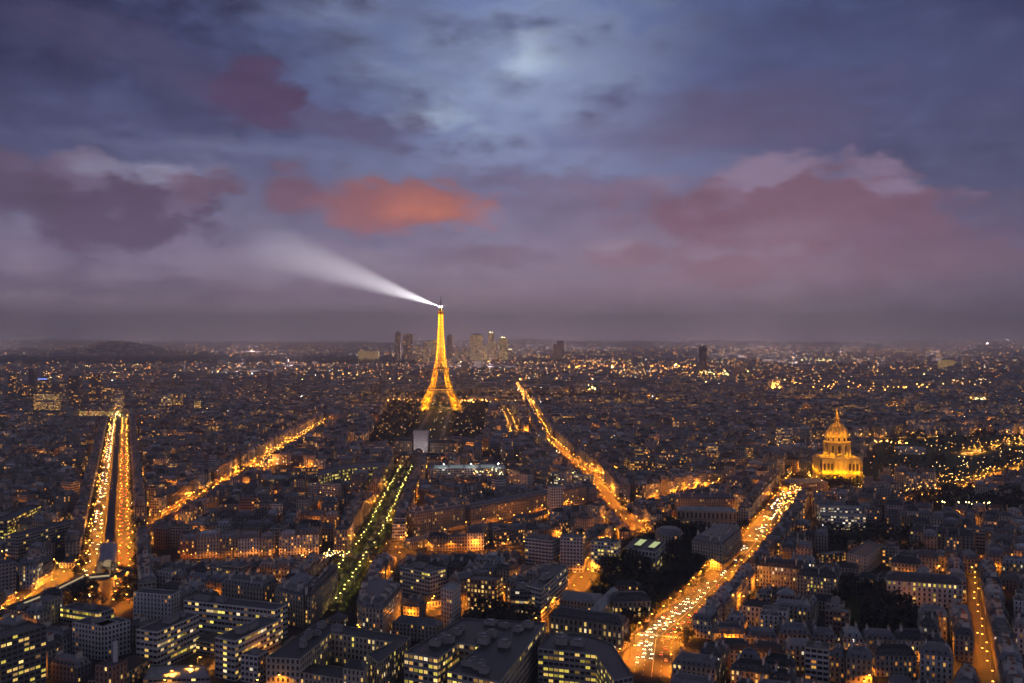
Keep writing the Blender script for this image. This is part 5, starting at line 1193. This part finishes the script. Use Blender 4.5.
# ------------------------------------------------------------------ trees
def crown_mesh(seed, n, size, m, spread=1.0):
    r_ = random.Random(seed); mb = MB(); clumps = [(r_.uniform(-.55, .55), r_.uniform(-.55, .55), r_.uniform(.35, 1.0), r_.uniform(.28, .5)) for _ in range(9)]
    for k in range(n):
        c = r_.choice(clumps); t, ph = r_.uniform(0, 2 * PI), math.acos(r_.uniform(-1, 1)); rad = c[3] * r_.random() ** .4
        p = (c[0] + rad * math.sin(ph) * math.cos(t), c[1] + rad * math.sin(ph) * math.sin(t), c[2] + rad * math.cos(ph) * .8)
        u = Vector((r_.uniform(-1, 1), r_.uniform(-1, 1), r_.uniform(-.6, .6))).normalized() * size * r_.uniform(.6, 1.3); v = u.cross(Vector((r_.uniform(-1, 1), r_.uniform(-1, 1), r_.uniform(-1, 1)))).normalized() * size * r_.uniform(.5, 1)
        p = Vector(p); mb.face([tuple(p - u), tuple(p + v * .7), tuple(p + u), tuple(p - v * .7)], m)
    return mb
def trunk_mesh(seed):
    r_ = random.Random(seed); mb = MB(); mb.bar((0, 0, 0), (0, 0, .55), .09, M['bark'], .055)
    for k in range(6): a = r_.uniform(0, 2 * PI); q = (.38 * math.cos(a), .38 * math.sin(a), r_.uniform(.65, .95)); mb.bar((0, 0, r_.uniform(.3, .54)), q, .04, M['bark'], .015)
    return mb.mesh('trunk')
CROWN = {'brown': [crown_mesh(i, 420, .075, M['leaf']).mesh('crown') for i in range(3)], 'green': [crown_mesh(10 + i, 420, .075, M['leaf_green']).mesh('crown') for i in range(3)], 'dark': [crown_mesh(20 + i, 560, .085, M['leaf_dark']).mesh('crown') for i in range(3)]}
TRUNK = [trunk_mesh(i) for i in range(3)]
ntree = 0; EXTRA = []
def tree(x, y, s, kind, label, group):
    global ntree
    if ntree >= 298: EXTRA.append((x, y, 0, s)); return
    ntree += 1; r_ = tag(put('tree', None, None, (x, y, 0), rnd.uniform(0, 6.28), (s, s, s)), label, 'tree', group); put('trunk', rnd.choice(TRUNK), r_); put('crown', rnd.choice(CROWN[kind]), r_)
rr = random.Random(4)
for off in (-20, 20, -8, 8):
    for (x, y, a) in S3N.walk(13, off, rr.uniform(2, 8)): tree(x, y, rr.uniform(5.5, 8), 'green', 'small lamp-lit tree on the garden square before the tree-lined avenue', 'trees on the garden square')
for off in (-13, -6.8, 6.8, 13):
    for (x, y, a) in S3.walk(17, off, rr.uniform(4, 12)): tree(x, y, rr.uniform(5.5, 7.5), 'green', 'trimmed yellow-lit tree in the rows of the avenue leading to the white box', 'trees of the tree-lined avenue')
for off in (-19.3, 19.3):
    for (x, y, a) in S7.walk(18, off, rr.uniform(4, 12)):
        if 600 < y < 1240: tree(x, y, rr.uniform(7, 9.5), 'brown', 'bare orange-lit tree on the kerb of the car-filled avenue', 'trees along the car-filled avenue')
def scatter(name, n, kind, lo, hi, label, group):
    P = PARKS[name]; xs = [p[0] for p in P]; ys = [p[1] for p in P]; k = 0; tries = 0; got = []
    while k < n and tries < 4000:
        tries += 1; x, y = rr.uniform(min(xs), max(xs)), rr.uniform(min(ys), max(ys))
        if not poly_in(P, x, y) or any(math.hypot(x - a, y - b) < 6 for a, b in got) or any(s.dist(x, y) < s.w / 2 + 2 for s in ST) or any(x0 < x < x1 and y0 < y < y1 and poly_in(Q, x, y) for x0, x1, y0, y1, Q in BB): continue
        got.append((x, y)); tree(x, y, rr.uniform(lo, hi), kind, label, group); k += 1
scatter('garden', 46, 'dark', 10, 16, 'dark leafless tree in the walled garden left of the car-filled avenue', 'trees of the dark walled garden')
scatter('convent', 14, 'dark', 8, 13, 'dark tree standing between the stone convent wings', 'trees among the convent wings')
scatter('hosp', 30, 'dark', 9, 15, 'black tree in the long unlit garden left of the narrow lit street', 'trees of the long unlit garden')
scatter('office_garden', 14, 'dark', 9, 13, 'dark tree in the garden behind the huge dark roofed office', 'trees of the office garden')
scatter('rightdark', 20, 'dark', 10, 15, 'dark tree in the garden behind the attic-lit row', 'trees behind the attic-lit row')
scatter('darkwood', 46, 'dark', 11, 17, 'black tree in the large unlit garden below the esplanade road', 'trees of the large unlit garden')
for off in (-13.6, 13.6):
    for (x, y, a) in S5.walk(44, off, rr.uniform(4, 12)):
        if 960 < y < 1800: tree(x, y, rr.uniform(7, 9.5), 'brown', 'bare orange-lit tree on the kerb of the diagonal avenue', 'trees along the diagonal avenue')
print('trees', ntree)
for k in range(16): EXTRA.append((rr.uniform(-350, -285), rr.uniform(700, 752), 0, rr.uniform(8, 12)))
for k in range(26): EXTRA.append((rr.uniform(418, 492), rr.uniform(1252, 1272), 0, rr.uniform(11, 16)))
for s_ in (SL, SR):
    for off in ((-11.2,) if s_ is SL else (11.2,)):
        for (x, y, a) in s_.walk(17, off, rr.uniform(2, 9)):
            if y > 740: EXTRA.append((x + rr.uniform(-1, 1), y + rr.uniform(-3, 3), 0, rr.uniform(6, 9)))
# tree masses of the far parks and the forest on the horizon
def mass(name, spots, leaves, m, label, cat):
    mb = MB(); base = [crown_mesh(50 + i, leaves, .20, m) for i in range(4)]
    for (x, y, z, s) in spots:
        b = rnd.choice(base); o = len(mb.v); mb.v.extend([(x + p[0] * s, y + p[1] * s, z + p[2] * s) for p in b.v]); mb.f.extend([tuple(i + o for i in f) for f in b.f]); mb.mi.extend(b.mi)
    mb.mats = [m]; tag(mb.build(name), label, cat, kind='stuff')
spots = list(EXTRA)
def fill(name, n, lo, hi, skip=None):
    P = PARKS[name]; xs = [p[0] for p in P]; ys = [p[1] for p in P]; k = 0
    for _ in range(n * 8):
        x, y = rr.uniform(min(xs), max(xs)), rr.uniform(min(ys), max(ys))
        if not poly_in(P, x, y) or (skip and skip(x, y)) or any(s.dist(x, y) < s.w / 2 + 4 for s in ST) or any(x0 - 3 < x < x1 + 3 and y0 - 3 < y < y1 + 3 for x0, x1, y0, y1, Q in BB): continue
        spots.append((x, y, 0, rr.uniform(lo, hi))); k += 1
        if k >= n: break
fill('mars', 300, 9, 15, lambda x, y: AX.dist(x, y) < 42 and y < 2700 or math.hypot(x - TX, y - TY) < 100)
fill('esplanade', 130, 9, 15); fill('trocadero', 260, 8, 13)
mass('park_trees', spots, 60, M['leaf_dark'], 'dark masses of trees around the tower lawns, along the boulevard and the esplanade', 'trees')
spots = []; 
for k in range(3600):
    y = rr.uniform(6900, 10700); x = rr.uniform(-.61 * y, -.10 * y)
    if poly_in(PARKS['woods'], x, y): spots.append((x, y, relief(x, y), rr.uniform(26, 42)))
for k in range(220): y = rr.uniform(7400, 8000); x = rr.uniform(-.04, .07) * y; spots.append((x, y, relief(x, y), rr.uniform(26, 40)))
mass('forest', spots, 24, M['leaf_dark'], 'dark band of forest below the horizon', 'forest')
# ------------------------------------------------------------------ city lights far off
def city_lights():
    mats = []
    for nm, c in (('amber', (1, .42, .08)), ('orange', (1, .30, .04)), ('warm', (1, .58, .22)), ('white', (1, .90, .75)), ('lemon', (1, .84, .30)), ('pink', (1, .45, .35)), ('cool', (.75, .88, 1))):
        mats.append(mat('city_light_' + nm, c, emit=c, es=20.0))
    wts = (38, 36, 18, 4, 6, 4, 1); mb = MB(); rr = random.Random(77)
    def dot(x, y, z, r, m=None): mb.octa((x, y, z), r, m or rr.choices(mats, wts)[0])
    for k in range(5200):                                   # over the quarters, at roof and street height
        y = math.sqrt(rr.uniform(1100 ** 2, 4200 ** 2)); x = rr.uniform(-.56, .56) * y
        if any(x0 < x < x1 and y0 < y < y1 and poly_in(Q, x, y) for x0, x1, y0, y1, Q in PB) and rr.random() < .7: continue
        dot(x, y, rr.uniform(5, 24), (.14 + .10 * rr.paretovariate(2.5)) * (y / 2000) ** .7)
    cl = [(rr.uniform(-.57, .57), 4000 * (25500 / 4000) ** rr.random(), rr.uniform(.01, .05), rr.uniform(.02, .10)) for _ in range(170)]
    for (y0, y1, n) in ((4000, 8000, 2500), (8500, 15000, 2000), (15000, 25500, 1500)):
        inb = [c for c in cl if y0 <= c[1] <= y1]
        for k in range(n):
            if rr.random() < .62: c = rr.choice(inb); y = c[1] * (1 + rr.gauss(0, c[3])); x = y * (c[0] + rr.gauss(0, c[2]))
            else: y = math.sqrt(rr.uniform(y0 ** 2, y1 ** 2)); x = rr.uniform(-.57, .57) * y
            if y > 25800 or y < 3800 or any(x0 < x < x1 and y0_ < y < y1_ and poly_in(Q, x, y) for x0, x1, y0_, y1_, Q in PB): continue
            dot(x, y, relief(x, y) + rr.uniform(18, 46), min(2.3, (.3 + rr.paretovariate(2.4) * .35) * (y / 4000) ** .7))
    def line(p0, p1, n, r, m, jit_=.6, h=12):
        if p0[1] < 395: h = 34; n = int(n * .75); jit_ *= 2
        for k in range(n):
            t = rr.random(); px = p0[0] + (p1[0] - p0[0]) * t + rr.gauss(0, .5); py = p0[1] + (p1[1] - p0[1]) * t + rr.gauss(0, jit_); x, y = G(px, py, h); dot(x, y, h + relief(x, y), r * (.72 if m != 3 else .42) * rr.uniform(.6, 1.5), mats[m] if rr.random() < .75 else None)
    for p0, p1, n, r, m, j in [((470, 400), (660, 400), 120, 1.5, 0, 1.2), ((640, 404), (770, 405), 60, 1.4, 0, 1), ((700, 405), (760, 403), 40, 1.6, 0, .8), ((360, 399), (430, 400), 60, 1.2, 0, 1.2), ((455, 400), (500, 401), 40, 1.3, 1, 1), ((560, 366), (700, 366), 46, 3.4, 1, .4), ((690, 372), (735, 374), 34, 2.4, 4, .5), ((640, 352), (780, 352), 40, 3.4, 1, .6),
            ((576, 366), (580, 366), 6, 6, 1, .3), ((611, 366), (615, 366), 6, 5, 1, .3), ((674, 364), (680, 366), 10, 5, 1, .4), ((517, 382), (524, 396), 50, 1.6, 1, .8), ((672, 357), (677, 352), 12, 3.6, 1, .3), ((120, 353), (130, 344), 24, 3.6, 0, .6), ((80, 353), (92, 354), 14, 3, 4, .6), ((225, 353), (245, 354), 14, 2.2, 0, .4), ((358, 353), (378, 355), 44, 3.6, 4, .8), ((10, 347), (330, 349), 120, 3.4, 1, 1.4), ((800, 359), (835, 360), 30, 3, 4, .4),
            ((905, 348), (970, 344), 40, 4.4, 1, 1.2), ((995, 350), (1024, 349), 30, 4.4, 0, .8), ((340, 340.8), (390, 341), 20, 6, 1, .3), ((560, 342), (720, 343), 50, 5, 1, .7), ((940, 382), (1000, 380), 40, 1.9, 2, .8), ((880, 388), (930, 386), 20, 2, 0, .8), ((790, 380), (880, 388), 50, 1.6, 0, 1.6), ((965, 395), (990, 399), 30, 1.6, 4, 1.6), ((930, 415), (1010, 424), 70, 1.1, 0, 3), ((860, 440), (910, 442), 26, 1.0, 0, 1.2), ((890, 446), (1024, 440), 50, .55, 0, 5), ((930, 470), (1024, 452), 40, .5, 2, 5), ((890, 470), (990, 480), 70, .42, 0, 9), ((870, 490), (1000, 478), 40, .42, 0, 4), ((840, 492), (900, 500), 50, .5, 3, 5), ((940, 503), (990, 503), 18, .8, 4, .8),
            ((250, 470), (312, 434), 80, .55, 0, 5), ((262, 462), (300, 446), 40, .45, 2, 4), ((380, 420), (520, 428), 80, .34, 2, 10), ((370, 435), (420, 410), 60, .34, 0, 8), ((455, 440), (512, 408), 60, .34, 2, 9), ((428, 404), (450, 408), 22, .5, 2, 1.0), ((420, 452), (442, 408), 14, .4, 2, .6), ((596, 388), (588, 384), 10, 2, 4, .8), ((100, 410), (120, 414), 20, 1.0, 4, 1), ((80, 432), (92, 420), 24, .9, 0, 1), ((30, 402), (58, 400), 30, 1.0, 4, 2.5), ((0, 400), (60, 420), 50, .9, 2, 8), ((0, 470), (45, 464), 24, .6, 3, 2), ((460, 470), (590, 474), 50, .55, 4, 2.5), ((540, 452), (560, 455), 24, .8, 3, 1.5), ((440, 466), (500, 466), 12, .55, 3, .8), ((600, 458), (640, 462), 20, .6, 0, 1.5), ((700, 458), (790, 452), 70, .7, 0, 3), ((650, 476), (720, 470), 30, .55, 1, 2), ((740, 484), (780, 474), 24, .7, 0, 2), ((300, 556), (350, 552), 30, .34, 2, 2), ((320, 552), (345, 556), 12, .4, 4, 1.5), ((780, 500), (820, 470), 40, .7, 0, 4), ((760, 530), (800, 490), 50, .6, 0, 5)]:
        line(p0, p1, n, r, m, j)
    for k in range(130):                                    # added lamps high over the far quarters, brightening the haze like street lighting
        y = math.sqrt(rr.uniform(5200 ** 2, 24000 ** 2)); x = rr.uniform(-.6, .6) * y
        if 6900 < y < 8600 and -.15 < x / y < .02: continue
        z = relief(x, y) + rr.uniform(38, 60)
        if any(x0 < x < x1 and y0_ < y < y1_ and poly_in(Q, x, y) for x0, x1, y0_, y1_, Q in PB): continue
        light('POINT', 'haze_fill_light', round(min(1, y / 11000), 1) * rr.choice((2000000, 2800000, 3600000)), (1, .70, .70), None, (x, y, z), 10); dot(x, y, z + 12, 1.6, mats[0])
    tag(mb.build('city_lights'), 'countless small orange and white lights scattered over the city to the horizon', 'lights', kind='stuff')
city_lights()
# ------------------------------------------------------------------ small smoke plume and the haze over the city
def haze():
    me = bpy.data.meshes.new('haze'); x, y0, y1, z0, z1 = 23000, -320, 27200, -1.0, 900
    V = [(a, b, c) for c in (z0, z1) for a, b in ((-x, y0), (x, y0), (x, y1), (-x, y1))]
    me.from_pydata(V, [], [(0, 3, 2, 1), (4, 5, 6, 7), (0, 1, 5, 4), (1, 2, 6, 5), (2, 3, 7, 6), (3, 0, 4, 7)])
    m = bpy.data.materials.new('haze'); m.use_nodes = True; t = m.node_tree; t.nodes.clear()
    out = t.nodes.new('ShaderNodeOutputMaterial'); v = t.nodes.new('ShaderNodeVolumePrincipled'); v.inputs['Color'].default_value = (.90, .91, 1.0, 1); v.inputs['Density'].default_value = 1.0e-4; v.inputs['Anisotropy'].default_value = .15
    t.links.new(v.outputs[0], out.inputs['Volume']); me.materials.append(m); tag(put('haze', me), 'thin dusk haze over the whole city', 'haze', kind='stuff')
haze()
searchlight((TX - 420, TY + 1000, 298 + 158), 3.6e9, 6.4)
print('objects', len(bpy.data.objects), 'lights', sum(o.type == 'LIGHT' for o in bpy.data.objects))
